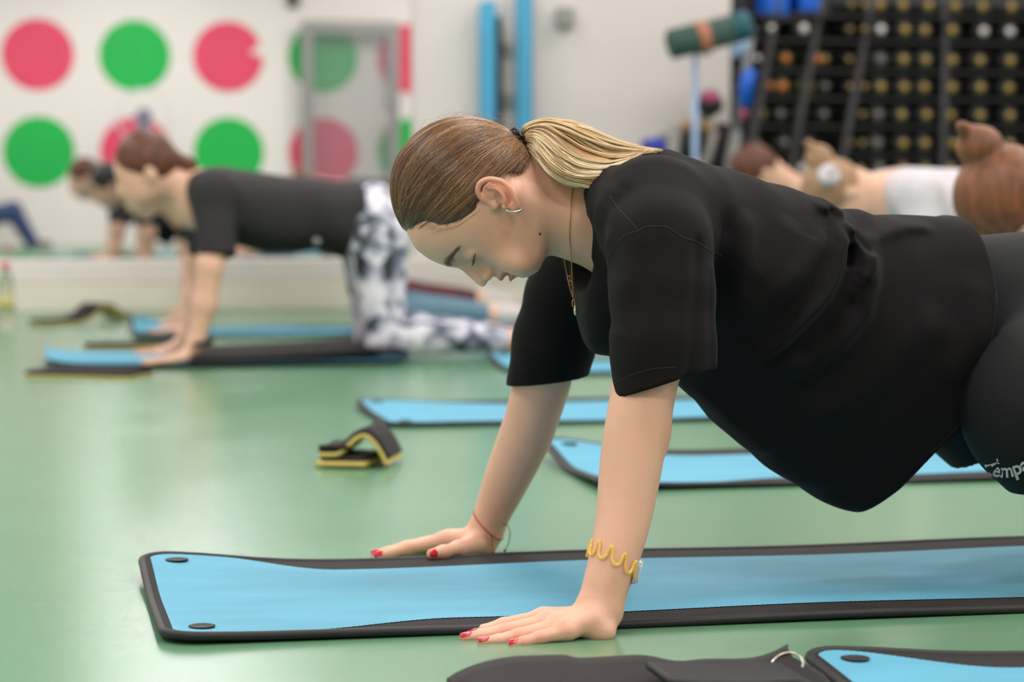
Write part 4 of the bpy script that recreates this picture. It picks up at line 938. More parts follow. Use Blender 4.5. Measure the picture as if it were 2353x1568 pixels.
# combed strands over the cap
paths = [[], [], [], [], []]
rs = np.random.default_rng(11); cnt = 0
def slerp(a, b, t):
    om = math.acos(max(-1, min(1, float(a@b)))); 
    return (np.sin((1-t)*om)[:, None]*a+np.sin(t*om)[:, None]*b)/math.sin(om) if om > 1e-3 else np.repeat(a[None], len(t), 0)
hlp = np.array(HL)
while cnt < 6500:
    q = rs.normal(size=3); q /= np.linalg.norm(q); p = sk+(q*R_h)@Rh; D0 = p-P0; tt = np.array([[D0@eT, D0@eN]]); m = sdpoly(tt, HL)[0]
    if m > .002: continue
    if q@tq > .93 : continue
    if m < -.03 and rs.random() < .45: continue
    cnt += 1
    om = math.acos(q@tq); n = 18; t = np.linspace(0, 1, n); jit = rs.normal(size=3)*.09; tg = tq+jit; tg /= np.linalg.norm(tg)
    path = slerp(q, tg, t); lift = 1.0+.012*np.sin(t*math.pi)*rs.uniform(-.3, 1)+rs.uniform(-.006, .008)
    if m > -.010: lift = lift-.03*np.exp(-t*14)
    P = sk+(path*R_h*lift[:, None])@Rh
    DD = P-P0; mm = sdpoly(np.stack([DD@eT, DD@eN], -1)[2:], HL)
    if mm.max() > .013: continue
    a = float(streak(q[None])[0]); s_ = float(sv_(np.array([a]))[0])+rs.normal()*.35+float(np.clip((p[2]-sk[2])/.06, -1, 1))*.55-.15  # higher strands lighter, lower ones darker: overhead light painted in along with the dye
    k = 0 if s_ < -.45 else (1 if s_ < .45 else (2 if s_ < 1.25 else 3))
    paths[k].append(P)
for k in range(4):
    if paths[k]: strands('hair_strands', paths[k], .00032, HM[k], ch)
# fly-away hairs on the crown and nape wisps
fly = []
for i in range(90):
    a = rs.uniform(0, 1); px = 915+a*250; py = np.interp(px, [915, 960, 1010, 1060, 1110, 1165], [350, 300, 278, 270, 275, 300]); b = tn(px, py); p0 = hw(b[0], b[1], rs.uniform(-.03, .03)); 
    d = tn(px+60, py-rs.uniform(0, 30))-b; n = 10; t = np.linspace(0, 1, n)[:, None]; up_ = (p0-sk)/np.linalg.norm(p0-sk)
    v = eT*d[0]+eN*d[1]; ln = rs.uniform(.3, 1.2); P = p0+v*t*ln+up_*(np.sin(t*math.pi)*rs.uniform(.001, .010)); fly.append(P)
for i in range(90):
    px = rs.uniform(1130, 1225); py = np.interp(px, [1130, 1190, 1225], [400, 395, 360]); P = [hit(px, py, None, .0008)[0]]
    dx_, dy_ = rs.uniform(-14, 10), rs.uniform(8, 26)
    for k in range(1, 8):
        h_, nn = hit(px+dx_*k/7+3*math.sin(k), py+dy_*k/7, None, .0006+.0004*k)
        if h_ is not None: P.append(h_)
    P = [p for p in P if p is not None]
    if len(P) > 3: fly.append(np.array(P))
for i in range(34):     # temple wisps
    px = rs.uniform(980, 1108); py = np.interp(px, [980, 1015, 1043, 1070, 1108], [512, 524, 520, 508, 480]); P = []
    L_ = rs.uniform(10, 42)
    for k in range(8):
        h_, nn = hit(px-L_*.62*k/7, py+L_*.42*k/7, None, .0008)
        if h_ is not None: P.append(h_)
    if len(P) > 3: fly.append(np.array(P))
fly = [p for p in fly if np.sum(np.linalg.norm(np.diff(p, axis=0), axis=1)) < (.030 if i_ >= 90 else .06)] if (i_ := 200) else fly
strands('stray_hairs', fly, .00009, HM[2], ch)
# ponytail
def G(pts, l): return spline([hw(*tn(px, py), l*float(sstep(0, .45, i_/(len(pts)-1)))) for i_, (px, py) in enumerate(pts)], 6)
guides = [G([(1200, 312), (1208, 290), (1250, 277), (1300, 279), (1350, 294), (1400, 318), (1460, 337), (1528, 349)], .0),
          G([(1202, 316), (1215, 296), (1255, 290), (1300, 303), (1345, 326), (1395, 345), (1450, 350), (1512, 350)], .016),
          G([(1204, 320), (1222, 306), (1252, 318), (1290, 350), (1330, 378), (1380, 388), (1430, 376), (1485, 352)], .040),
          G([(1206, 326), (1224, 326), (1244, 352), (1278, 388), (1318, 412), (1362, 414), (1400, 402), (1446, 372)], .060),
          G([(1208, 332), (1222, 350), (1238, 376), (1262, 404), (1296, 426), (1330, 436), (1352, 438), (1372, 424)], .064)]
ng = min(len(g) for g in guides); guides = [np.array(g[:ng]) for g in guides]
pt5 = [[], [], [], [], []]
clump = rs.uniform(0, 1, 60); cl_b = rs.uniform(-1, 1, 60); cl_c = rs.normal(size=60)
for i in range(7600):
    c = rs.integers(60); a = np.clip(clump[c]+rs.normal()*.028, 0, 1); b = np.clip(cl_b[c]+rs.normal()*.22, -1, 1)
    if i % 5 < 3: a = rs.uniform(0, 1); c = int(a*59.9); b = rs.uniform(-1, 1)
    u = a*4; k = min(int(u), 3); f = u-k; base = guides[k]*(1-f)+guides[k+1]*f
    t = np.linspace(0, 1, ng); wdt = .006+.026*np.sin(np.clip(t*1.15, 0, 1)*math.pi)**.8*(1-.3*t)
    prof_ = math.sqrt(max(0.05, 1-(2*a-1)**2)); wob = .003*np.sin(t*5+cl_c[c]*3)+.0012*np.sin(t*14+c)
    P = base+eL*(b*wdt*prof_*(1-.55*a)+.006*math.sin(c))[:, None]+eN*(wob*.7)[:, None]+eT*(wob*.4)[:, None]+rs.normal(size=3)*.0006
    cut = rs.uniform(.80, 1.0); m_ = max(8, int(ng*cut)); P = P[:m_]
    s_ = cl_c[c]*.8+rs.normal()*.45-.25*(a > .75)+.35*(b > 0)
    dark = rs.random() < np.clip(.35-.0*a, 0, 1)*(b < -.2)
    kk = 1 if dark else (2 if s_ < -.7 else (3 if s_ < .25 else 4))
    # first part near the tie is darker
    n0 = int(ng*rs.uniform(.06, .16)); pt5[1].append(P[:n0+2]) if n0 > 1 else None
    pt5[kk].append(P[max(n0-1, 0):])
pn_core = SDF()
cg = [(guides[1][i]+guides[3][i])/2 for i in range(0, ng-8, 3)]; L_ = len(cg)
pn_core.chain(cg, [.006+.006*math.sin(math.pi*min(1, i/L_*1.1)) for i in range(L_)], .01)
pc, pv = pn_core.build('ponytail', .004, M['haircap'], person); setcol(pc, np.tile(np.array(lin((196, 158, 112))), (len(pv), 1)))
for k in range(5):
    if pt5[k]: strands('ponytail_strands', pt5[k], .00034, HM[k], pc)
# hair tie: twisted dark elastic
M['tie'] = mat('hair_elastic', (34, 26, 26), .45, noise=(60, .15), bump=(500, .4))
tie = MB(); c0_ = hw(*tn(1188, 322), 0); ax = hw(*tn(1215, 300), 0)-hw(*tn(1160, 345), 0); ax /= np.linalg.norm(ax); u_ = eL; v_ = np.cross(ax, u_)
for o_ in (-.0065, -.002, .0025, .007):
    pts = [c0_+ax*(o_+.0015*math.sin(7*a))+(.0150+.0012*math.sin(11*a+o_*900))*(math.cos(a)*u_*1.15+math.sin(a)*v_) for a in np.linspace(0, 2*math.pi, 60, False)]
    tie.tube(pts, .0023, 8, closed=True)
tie.build('hair_tie', M['tie'], person)
# eyebrow and lashes
def facep(t, l, off=.0008):
    o = hw(t, .16, l); r = bvh.ray_cast(Vector(o), Vector(-eN)); return (np.array(r[0])+np.array(r[1])*off, np.array(r[1])) if r[0] else (None, None)
for sgn in (1, -1):
    br = []
    for i in range(420):
        u = rs.uniform(0, 1); l = (.012+.036*u)*sgn; tc_ = .0325+.0035*math.sin(u*2.6)-.006*u*u; t = tc_+rs.normal()*.0030*(1.15-.8*u)
        p, nn = facep(t, l)
        if p is None: continue
        q, n2 = facep(t+.0015*(1-2*u), l+.0050*sgn, .0012)
        if q is None: continue
        if np.linalg.norm(q-p) > .009: continue
        br.append(np.array([p-nn*.0003, (p+q)/2+nn*.0005, q]))
    strands('eyebrow', br, .00013, HM[1], person)
    la = []
    for i in range(110):
        u = rs.uniform(0, 1); l = (.019+.026*u)*sgn; t = .0035-.0012*math.sin(u*math.pi)
        p, nn = facep(t, l)
        if p is None: continue
        ln = .0095*(.65+.35*math.sin(u*math.pi)); sp = (u-.35)*.5*sgn
        P = [p-nn*.001+(eN*s_*ln*.95+eL*s_*ln*sp-eT*(.35*s_-.45*s_*s_)*ln) for s_ in np.linspace(0, 1, 6)]; la.append(np.array(P))
    strands('eyelashes', la, .00028, HM[0], person)
    ll = []
    for u in np.linspace(0, 1, 14):
        p, nn = facep(.0045-.0012*math.sin(u*math.pi), (.018+.028*u)*sgn, .0001)
        if p is not None: ll.append(p)
    if len(ll) > 4: MB().tube(ll, .0007, 6).build('lid_line', M['mole'], person)
# ------------------------------------------------------------------ jewellery
e0 = hw(*tn(1180, 487), .0885); er_ = []
for a in np.linspace(0, 2*math.pi, 26, False): er_.append(e0+er*(.0100*math.cos(a))*1.0+eu*(-.004*math.sin(a)*1.0)+eL*(.0060*math.sin(a)-.004)-eu*.001)
ear_ = MB().tube(er_, .0016, 8, closed=True).build('earring', M['metal'], person)
M['gem'] = mat('clear_stones', (170, 200, 206), .05, metal=.6, noise=(200, .3))
g = MB()
for a in np.linspace(.35, math.pi-.35, 9): p = e0+er*(.0100*math.cos(a))+eu*(-.004*math.sin(a))+eL*(.0060*math.sin(a)-.004+.0014)-eu*.001; g.box(p, (.0012, .0008, .0014), bev=.0002)
g.build('stones', M['gem'], ear_)
# necklace: a fine chain round the neck, hanging down to a pendant
pen = hw(*tn(1318, 688), .02)
hN = hit(1319, 424, None, .0008)[0]; front = [hN]
for (px, py) in ((1313, 450), (1311, 480), (1310, 510), (1309, 540), (1311, 566)):
    h_, nn = hit(px, py, None, .0012); front.append(h_ if h_ is not None else atD(px, py, (hN-CC)@FW))
wpen = (hN-CC)@FW+.03
front += [atD(1313, 600, wpen-.012), atD(1315, 640, wpen-.004), atD(1317, 685, wpen)]
back = [atD(1317, 685, wpen), atD(1308, 655, wpen+.012), atD(1299, 612, wpen+.030), atD(1291, 568, wpen+.05), hw(*tn(1275, 545), -.035), hw(*tn(1290, 450), -.058), hw(*tn(1322, 400), -.03), hw(*tn(1330, 398), .02), hN]
M['chainm'] = M['gold']; ck = MB()
def chain(mb, P, step=.0022, r=.00038, sz=.0012):
    P = spline(P, 12); L_ = np.concatenate([[0], np.cumsum([np.linalg.norm(b-a) for a, b in zip(P[:-1], P[1:])])]); n = int(L_[-1]/step); P = np.array(P)
    for i in range(n):
        s_ = (i+.5)*step; j = min(np.searchsorted(L_, s_)-1, len(P)-2); f = (s_-L_[j])/(L_[j+1]-L_[j]+1e-9); c = P[j]*(1-f)+P[j+1]*f; d = P[j+1]-P[j]; d /= np.linalg.norm(d)+1e-9
        x = np.cross(d, [0.3, .8, .1]); x /= np.linalg.norm(x); y = np.cross(d, x); s2 = x if i % 2 else y
        mb.tube([c+d*(step*.68*math.cos(a))+s2*(sz*.5*math.sin(a)) for a in np.linspace(0, 2*math.pi, 8, False)], r, 5, closed=True)
chain(ck, front); chain(ck, back); nk = ck.build('necklace', M['gold'], person)
lk = MB(); c = atD(1318, 697, wpen); lk.tube([c+UP*(.005*math.cos(a))+RT*(.0017*math.sin(a)) for a in np.linspace(0, 2*math.pi, 16, False)], .0006, 6, closed=True)
for (px, py) in ((1307, 640), (1310, 651)):
    c = atD(px, py, wpen+.013); lk2 = MB(); lk2.tube([c+UP*(.0036*math.cos(a))+RT*(.0016*math.sin(a)+.0008*math.cos(a)) for a in np.linspace(0, 2*math.pi, 14, False)], .0005, 6, closed=True); lk2.build('chain_link', M['gold'], nk)
lk.build('chain_link', M['gold'], nk)
c = atD(1322, 714, wpen); MB().lathe(c-UP*.007, [(.0004, 0), (.0021, .003), (.0024, .008), (.0012, .012), (.0004, .0145)], 10).build('pendant', M['metal'], nk)
# coil bracelet with a clear tag on the near wrist
M['coil'] = mat('yellow_clear_plastic', (250, 210, 96), .08, alpha=.5, coat=.5, noise=(40, .1)); M['cleartag'] = mat('clear_grey_plastic', (200, 198, 206), .15, alpha=.75, coat=.5, noise=(40, .05))
A0 = atY(1409, 1290, 2.850); ax = atY(1431, 1200, 2.865)-atY(1391, 1350, 2.842); ax /= np.linalg.norm(ax); axt = ax+RT*.33*0; 
X_ = RT-ax*(RT@ax); X_ /= np.linalg.norm(X_); Y_ = np.cross(ax, X_)
if Y_@FW > 0: Y_ = -Y_                       # towards camera
wave = []; nW = 11
for i in range(420):
    a = i/420*2*math.pi; p = A0+(X_*math.cos(a)+Y_*math.sin(a))*.05-(X_*.0); h_, nn = near(A0+(X_*math.cos(a)+Y_*math.sin(a))*.032)
    r_ = np.linalg.norm((h_-A0)-ax*((h_-A0)@ax)); s_ = math.sin(nW*a+1.2); s_ = math.copysign(abs(s_)**.55, s_)
    wave.append(A0+(X_*math.cos(a+.05*math.cos(nW*a+1.2))+Y_*math.sin(a+.05*math.cos(nW*a+1.2)))*(max(r_, .0285)+.0022)+ax*(.0095*s_-.0085*math.cos(a)*.9))
bc = MB().tube(wave, .0022, 8, closed=True).build('coil_bracelet', M['coil'], person)
tgc = atY(1464, 1313, 2.838); Rm = Matrix((tuple(RT*.93+ef*.25), tuple(ax*.96), tuple(np.cross(RT*.93+ef*.25, ax)))).transposed()
t_ = MB()
for k, (w_, o_) in enumerate(((.0165, 0), (.0150, .0026), (.0165, -.0026))):
    V = []; n = 28
    for lay in (-.0011, .0011):
        for q in range(n):
            a = 2*math.pi*q/n; e = math.copysign(abs(math.cos(a))**.6, math.cos(a)); f_ = math.copysign(abs(math.sin(a))**.6, math.sin(a))
            V.append(tgc+RT*(o_+lay)+(ef*.012)*e+(ax*w_)*f_+RT*.0)
    t_.add(V, [tuple(range(n)), tuple(range(n, 2*n))[::-1]]+[(q, q+n, (q+1) % n+n, (q+1) % n) for q in range(n)])
t_.build('tag', M['cleartag'], bc, False)
# thread bracelet on the far wrist
M['thread'] = mat('red_thread', (186, 58, 48), .7, noise=(60, .2)); M['threadend'] = mat('brown_thread', (120, 84, 70), .7, noise=(60, .2))
B0 = atY(1122, 1207, 3.502); ring_ = []
ax2 = atY(1165, 1100, 3.475)-atY(1106, 1243, 3.508); ax2 /= np.linalg.norm(ax2); X2 = RT-ax2*(RT@ax2); X2 /= np.linalg.norm(X2); Y2 = np.cross(ax2, X2); Y2 = -Y2 if Y2@FW > 0 else Y2
for a in np.linspace(0, 2*math.pi, 48, False):
    h_, nn = near(B0+(X2*math.cos(a)+Y2*math.sin(a))*.03-ax2*.012*math.cos(a)*1.0, None, .0007); ring_.append(h_)
tb_ = MB().tube(ring_, .0009, 6, closed=True).build('thread_bracelet', M['thread'], person)
wq = (B0-CC)@FW-.024
MB().tube(spline([atD(1133, 1207, wq), atD(1130, 1230, wq), atD(1131, 1255, wq), atD(1134, 1274, wq)], 6), .0008, 6).build('cord_end', M['thread'], tb_)
MB().tube(spline([atD(1153, 1204, wq), atD(1166, 1208, wq), atD(1172, 1226, wq), atD(1168, 1250, wq), atD(1159, 1268, wq), atD(1157, 1274, wq)], 6), .0008, 6).build('cord_end', M['threadend'], tb_)
kn = MB()
for px, py in ((1134, 1272), (1160, 1266)): kn.lathe(atD(px, py, wq), [(.0004, -.0022), (.0017, -.001), (.0017, .001), (.0004, .0022)], 8)
kn.build('knot', M['tie'], tb_)
# ------------------------------------------------------------------ other people on their mats
def pm(name, col, **k): return mat(name, col, k.pop('rough', .75), noise=k.pop('noise', (14, .12)), bump=(300, .2), **k)
M['skin2'] = mat('skin_background', (224, 176, 152), .5, sss=.1, noise=(9, .06)); 
def mirror_names(): pass
def figure(label, X, Y, hair, shirt, legs, shoes=None, s=1., head=(-.19, .58), hand=0., back=(.60, .56), sleeve=.17, tail=True, pattern=None, armY=.20, kneeX=.50, shade=None, sock=None, hh=0, h=.007, look=0.35):
    """someone on hands and knees, facing -X, shoulders over X"""
    r = empty('person', (X+.2, Y, 0)); tag(r, label, 'person')
    W_ = lambda x, y, z: np.array([X+x*s, Y+y*s, z*s+.012])
    b = SDF(); hx, hz = head
    ca, sa = math.cos(look), math.sin(look)
    U_ = np.array([-ca, 0, sa]); N_ = np.array([-sa, 0, -ca]); Hc = W_(hx, 0, hz)             # crown points forward, face looks down
    Hh = lambda u, n, l: Hc+(U_*u+N_*n+np.array([0, -1, 0])*l)*s
    Rm = np.array([U_, N_, [0, 1, 0]])
    b.ell(Hh(.01, -.01, 0), np.array([.10, .095, .074])*s, 0, R_=Rm); b.ell(Hh(-.045, .035, 0), np.array([.058, .058, .056])*s, .03, R_=Rm)
    b.cone(Hh(.012, .078, 0), Hh(-.022, .098, 0), .008*s, .012*s, .012); b.ell(Hh(-.085, .065, 0), np.array([.02, .018, .022])*s, .02, R_=Rm); b.ell(Hh(-.05, .083, 0), np.array([.012, .012, .022])*s, .01, R_=Rm)
    for q in (1, -1):
        b.ell(Hh(-.012, -.012, .078*q), np.array([.031, .018, .008])*s, .008, R_=Rm); b.ell(Hh(.004, .078, .031*q), np.array([.012, .009, .016])*s, .006, 's', R_=Rm); b.ell(Hh(.004, .068, .031*q), np.array([.012, .012, .014])*s, .004, R_=Rm)
    b.cone(Hh(-.05, -.03, 0), W_(.0, 0, back[0]-.09), .050*s, .058*s, .03); b.cone(W_(0, 0, back[0]-.12), W_(.28, 0, back[0]-.16), .085*s, .08*s, .03); b.cone(W_(.28, 0, back[0]-.16), W_(kneeX-.02, 0, back[1]-.17), .08*s, .10*s, .03)
    for q in (1, -1):
        sh_ = W_(.03, .165*q, back[0]-.075); el = W_(.02+hand*.4, (armY+.01)*q, .30); wr_ = W_(-.01+hand, armY*q, .065)
        b.cone(W_(.02, 0, back[0]-.09), sh_, .07*s, .052*s, .04); b.chain([sh_, el], [.050*s, .040*s], .02); b.chain([el, (el+wr_)/2+np.array([.005, 0, 0]), wr_], [.040*s, .037*s, .026*s], .02)
        pl = wr_+np.array([-.035*s, 0, -.04*s]); b.cone(wr_, pl, .026*s, .018*s, .02)
        for k, (dy, ln) in enumerate(((-.030, .150), (-.011, .165), (.010, .160), (.030, .135))):
            e0_ = wr_+np.array([-.085*s, dy*s, -.050*s]); b.cone(pl+np.array([0, dy*.5*s, 0]), e0_, .017*s, .012*s, .008); b.chain([e0_, wr_+np.array([-ln*s, dy*1.35*s, -.056*s])], [.0095*s, .0075*s], .004)
        b.chain([pl, pl+np.array([-.03*s, -.035*q*s, -.012*s]), pl+np.array([-.062*s, -.052*q*s, -.016*s])], [.016*s, .011*s, .008*s], .006)
        hp = W_(kneeX-.03, .085*q, back[1]-.15); kn_ = W_(kneeX, .12*q, .065); an = W_(kneeX+.40, .12*q, .055)
        b.cone(hp, kn_, .085*s, .056*s, .03); b.chain([kn_, kn_+np.array([.13*s, 0, .006]), an], [.056*s, .052*s, .034*s], .02)
        b.chain([an, an+np.array([.05*s, 0, -.015*s]), an+np.array([.15*s, 0, -.025*s])], [.034*s, .030*s, .018*s], .015)
        for j in range(5): b.cone(an+np.array([.13*s, (j-2)*.013*s, -.026*s]), an+np.array([(.178-.006*abs(j-1))*s, (j-2)*.015*s, -.030*s]), .010*s, .008*s, .006)
    sk_ = M['skin2'] if not shade else shade
    b.build('body', h, sk_, r)
    t = SDF(); 
    def tors(P, inf=.016):
        x, y, z = (P[..., 0]-X)/s, (P[..., 1]-Y)/s, (P[..., 2]-.012)/s
        x0_ = x; x = np.where(x > .1, .1+(x-.1)*.46/(kneeX-.1), x)
        zt = np.interp(x, [-.04, .05, .25, .5, .6], [back[0]-.035, back[0], back[0]-.005+(back[1]-back[0])*.5, back[1], back[1]-.04]); zb = np.interp(x, [-.04, .05, .2, .35, .5, .6], [.43, .37, .33, .335, .31, .33])
        zc, hz_ = (zt+zb)/2, (zt-zb)/2; w = np.interp(x, [-.05, .05, .25, .42, .55], [.10, .165, .150, .150, .16]); q = (np.abs((z-zc)/hz_)**2.4+np.abs(y/w)**2.4)**(1/2.4)
        d = (q-1)*np.minimum(hz_, w)*.9*s+.0025*np.sin(40*x+18*z)*sstep(.2, .4, x)
        return smax(d, np.maximum(-.035-x, x0_-(kneeX-.055-.10*np.clip(.45-z, 0, .2)))*s, .02)
    t.fn(tors, W_(-.08, -.2, .28), W_(kneeX+.05, .2, .68), .02)
    for q in (1, -1):
        sh_ = W_(.03, .155*q, back[0]-.085); el = W_(.03, (armY+.01)*q, .30); v = (el-sh_)/np.linalg.norm(el-sh_); e_ = sh_+v*sleeve*s
        t.chain([W_(.02, .08*q, back[0]-.08), sh_, e_], [.07*s, .068*s, .060*s], .03)
        t.fn(lambda P, e_=e_, v=v, q=q: np.maximum(-((P-e_)@v), np.linalg.norm(P-e_, axis=-1)-.10*s), e_-.12, e_+.12, .003, 's')
    t.build('tee_shirt', h, shirt, r)
    g = SDF(); g.ell(W_(kneeX-.03, 0, back[1]-.135), np.array([.13, .155, .135])*s, .03)
    for q in (1, -1):
        hp = W_(kneeX-.02, .085*q, back[1]-.16); kn_ = W_(kneeX, .12*q, .067); an = W_(kneeX+.37, .12*q, .058)
        g.cone(hp, kn_, .098*s, .062*s, .04); g.chain([kn_, kn_+np.array([.13*s, 0, .006]), an], [.062*s, .058*s, .041*s], .02)
    g.fn(lambda P: P[..., 0]-(X+(kneeX+.375)*s), W_(kneeX+.2, -.3, -.1), W_(kneeX+.6, .3, .4), .004, 'i' if False else 'u') if False else None
    g.build('leggings', h, legs, r)
    if shoes is not None:
        for q in (1, -1):
            f = SDF(); an = W_(kneeX+.40, .12*q, .055); f.chain([an+np.array([.045*s, 0, -.004*s]), an+np.array([.12*s, 0, -.012*s]), an+np.array([.17*s, 0, -.016*s])], [.043*s, .040*s, .034*s], .015)
            f.build('shoe', h, shoes, r)
    hh_ = SDF(); hh_.ell(Hh(.022, -.022, 0), np.array([.102, .098, .084])*s, 0, R_=Rm)
    hh_.fn(lambda P: (np.stack([(P-Hc)@U_, (P-Hc)@N_], -1)@np.array([-.74, .67])-.012*s), Hc-.2, Hc+.2, .008, 'i')
    if tail == 'bun':
        hh_.ell(Hh(.06, -.12, 0), np.array([.045, .042, .045])*s, .012, R_=Rm); hh_.cone(Hh(.07, -.14, 0), Hh(.10, -.165, .02), .022*s, .012*s, .012)
    elif tail: hh_.chain([Hh(-.01, -.105, 0), Hh(-.05, -.130, .0), Hh(-.085, -.128, .0)], [.022*s, .024*s, .012*s], .015)
    hh_.build('hair', h, hair, r)
    return r, Hh
M['hair_auburn'] = pm('auburn_hair', (92, 48, 24), rough=.5, noise=(40, .5)); M['hair_black'] = pm('near_black_hair', (26, 19, 17), rough=.45, noise=(40, .4)); M['hair_dkbr'] = pm('dark_brown_hair', (64, 40, 26), rough=.45, noise=(40, .4))
M['hair_ginger'] = pm('ginger_hair', (122, 70, 38), rough=.5, noise=(60, .5, (1, 1, .3))); M['hair_ash'] = pm('ash_brown_hair', (160, 122, 90), rough=.5, noise=(40, .35))
M['tee2'] = pm('black_tee_cloth', (32, 28, 30)); M['tee_navy'] = pm('dark_navy_cloth', (34, 32, 44)); M['tee_white'] = pm('white_cloth', (206, 198, 204)); M['tee_black3'] = pm('faded_black_cloth', (22, 22, 24))
def pattern_mat():
    m = mat('floral_leggings', (222, 216, 224), .7, bump=(300, .2)); nt = m.node_tree; L = nt.links.new; b = nt.nodes['Principled BSDF']; tc = nt.nodes.new('ShaderNodeTexCoord')
    n = nt.nodes.new('ShaderNodeTexNoise'); n.inputs['Scale'].default_value = 11; n.inputs['Detail'].default_value = 4; n.inputs['Distortion'].default_value = 1.6; L(tc.outputs['Object'], n.inputs['Vector'])
    v = nt.nodes.new('ShaderNodeTexVoronoi'); v.inputs['Scale'].default_value = 12; L(tc.outputs['Object'], v.inputs['Vector'])
    ad = nt.nodes.new('ShaderNodeMath'); ad.operation = 'MULTIPLY_ADD'; L(v.outputs['Distance'], ad.inputs[0]); ad.inputs[1].default_value = .28; L(n.outputs['Fac'], ad.inputs[2])
    r = nt.nodes.new('ShaderNodeValToRGB'); e = r.color_ramp.elements; e[0].position = .50; e[0].color = (*lin((30, 36, 42)), 1); e[1].position = .74; e[1].color = (*lin((226, 220, 230)), 1)
    k = e.new(.58); k.color = (*lin((104, 110, 128)), 1); k = e.new(.65); k.color = (*lin((176, 174, 190)), 1)
    L(ad.outputs[0], r.inputs[0]); L(r.outputs[0], b.inputs['Base Color']); return m
M['floral'] = pattern_mat(); M['denim'] = pm('teal_denim', (92, 124, 142)); M['maroon'] = pm('maroon_leggings', (92, 34, 48), noise=(9, .5)); M['shoe'] = pm('dark_grey_shoes', (92, 84, 90)); M['shoew'] = pm('pale_shoes', (200, 190, 184)); M['blackp'] = pm('black_leggings', (24, 24, 28)); M['navyp'] = pm('navy_trousers', (46, 62, 104))
def Xp(px, Y): return atY(px, 430, Y)[0]
# woman on hands and knees left of centre
Y2 = 7.52; X2_ = Xp(462, Y2)
w2, Hh2 = figure('woman on hands and knees in black t-shirt and black and white floral leggings', X2_, Y2, M['hair_auburn'], M['tee2'], M['floral'], M['shoe'], s=1.0, head=(-.175, .585), back=(.605, .555), kneeX=.56, sleeve=.20, look=1.05, h=.006, tail=True, hand=-.025)
q = W_ = None
wp = np.array([X2_-.02, Y2-.20, .075]); MB().tube([wp+np.array([.031*math.cos(a), .031*math.sin(a), .004*math.cos(a)]) for a in np.linspace(0, 2*math.pi, 20, False)], .009, 8, closed=True).build('wristband', M['dark'], w2)
lg = at(728, 555, Y2-.158); MB().lathe(lg, [(.012, -.002), (.012, .002)], 16, R_=Matrix.Rotation(math.pi/2, 3, 'X')).build('shirt_logo', M['greyframe'], w2)
# the women hidden behind her, seen in the mirror
figure('woman in black behind the floral leggings, seen mostly as a reflection beside the mirror', Xp(440, 9.05), 9.05, M['hair_black'], M['tee_black3'], M['denim'], M['shoew'], head=(-.17, .54), back=(.585, .54), kneeX=.72, tail=True, look=.9, h=.009)
figure('woman in maroon leggings in the row nearest the mirror wall', Xp(470, 10.22), 10.22, M['hair_dkbr'], M['tee2'], M['maroon'], M['shoew'], s=1.0, head=(-.15, .52), back=(.54, .50), kneeX=.76, tail=False, h=.010)
# people on the right, behind the focused woman's back
figure('person in a white t-shirt with ash brown hair tied in a white band', Xp(2048, 7.2), 7.2, M['hair_ash'], M['tee_white'], M['blackp'], M['shoe'], s=1.02, head=(-.170, .50), back=(.590, .585), kneeX=.56, tail='bun', h=.007, look=-.05)
sc_ = at(1905, 403, 7.1); t_ = MB(); t_.tube([sc_+np.array([.018*math.cos(a), .01*math.sin(a*3), .018*math.sin(a)]) for a in np.linspace(0, 2*math.pi, 24, False)], .017, 8, closed=True)
pw = [o for o in bpy.data.objects if o.get('label', '').startswith('person in a white')][0]; t_.build('hair_band', M['tee_white'], pw)
r6, H6 = figure('person with ginger hair in a messy bun at the right edge of the photo', Xp(2578, 4.72), 4.72, M['hair_ginger'], M['tee_navy'], M['blackp'], None, s=1.1, head=(-.215, .455), back=(.55, .54), kneeX=.56, tail='bun', h=.005, look=-.15)
figure('person in a navy top with brown hair before the dumbbell rack', Xp(1856, 9.1), 9.1, M['hair_auburn'], M['tee_navy'], M['blackp'], M['shoe'], s=.98, head=(-.215, .60), back=(.60, .58), kneeX=.56, tail=False, h=.009)
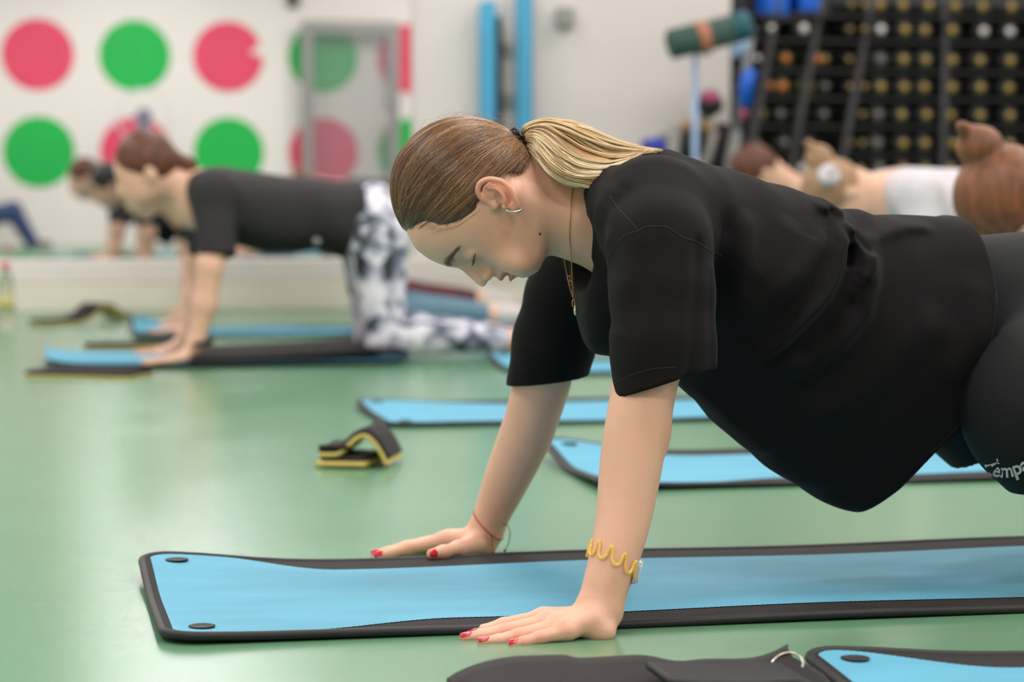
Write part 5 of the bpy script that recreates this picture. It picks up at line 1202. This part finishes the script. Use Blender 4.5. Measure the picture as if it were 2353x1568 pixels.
# crouching photographer in navy trousers, seen at the left of the mirror
xv, yv = atY(20, 430, 22.2)[0], 2*YM-22.2
ph_ = empty('person', (xv-.25, yv, 0)); tag(ph_, 'crouching person in navy trousers, only the legs showing at the left edge of the mirror', 'person')
VY = 22.2
def vp(px, py, d=0): p = atY(px, py, VY+d); return np.array([p[0], 2*YM-p[1], max(p[2], .03)])
b = SDF(); 
b.ell(vp(-95, 330), (.075, .095, .11), 0); b.cone(vp(-95, 350), vp(-85, 390), .05, .06, .03); b.chain([vp(-85, 410), vp(-80, 500)], [.12, .12], .05)
for q in (-.10, .10):
    b.chain([vp(-85, 400)+np.array([0, q*1.6, 0]), vp(-70, 460)+np.array([0, q*2, 0]), vp(-40, 440)+np.array([0, q, 0])], [.045, .038, .026], .02)
    for k in range(4): b.cone(vp(-40, 440)+np.array([0, q, .015*k-.02]), vp(-25, 442)+np.array([0, q*.6, .015*k-.02]), .011, .009, .006)
    b.cone(vp(-40, 440)+np.array([0, q, .0]), vp(-34, 428)+np.array([0, q*.6, .0]), .012, .009, .006)
    b.chain([vp(78, 560)+np.array([0, q, 0]), vp(75, 566)+np.array([.12, q, -.02])], [.04, .03], .01)
b.build('body', .012, M['skin2'], ph_)
g = SDF()
for q in (-.13, .13): g.chain([vp(-80, 510)+np.array([0, q*.7, 0]), vp(30, 485)+np.array([0, q, 0]), vp(72, 555)+np.array([0, q, 0])], [.11, .085, .065], .03)
g.build('trousers', .012, M['navyp'], ph_)
g = SDF(); g.chain([vp(-85, 400), vp(-80, 500)], [.15, .145], .05); g.cone(vp(-85, 392)+np.array([0, -.14, 0]), vp(-85, 392)+np.array([0, .14, 0]), .07, .07, .04); g.build('jacket', .012, M['tee_navy'], ph_)
g = SDF(); g.ell(vp(-97, 318), (.085, .10, .10), 0); g.build('hair', .012, M['hair_dkbr'], ph_)
g = SDF()
for q in (-.13, .13): g.chain([vp(74, 562)+np.array([-.02, q, .0]), vp(74, 564)+np.array([.15, q, -.01])], [.045, .035], .01)
g.build('shoes', .012, M['shoe'], ph_)
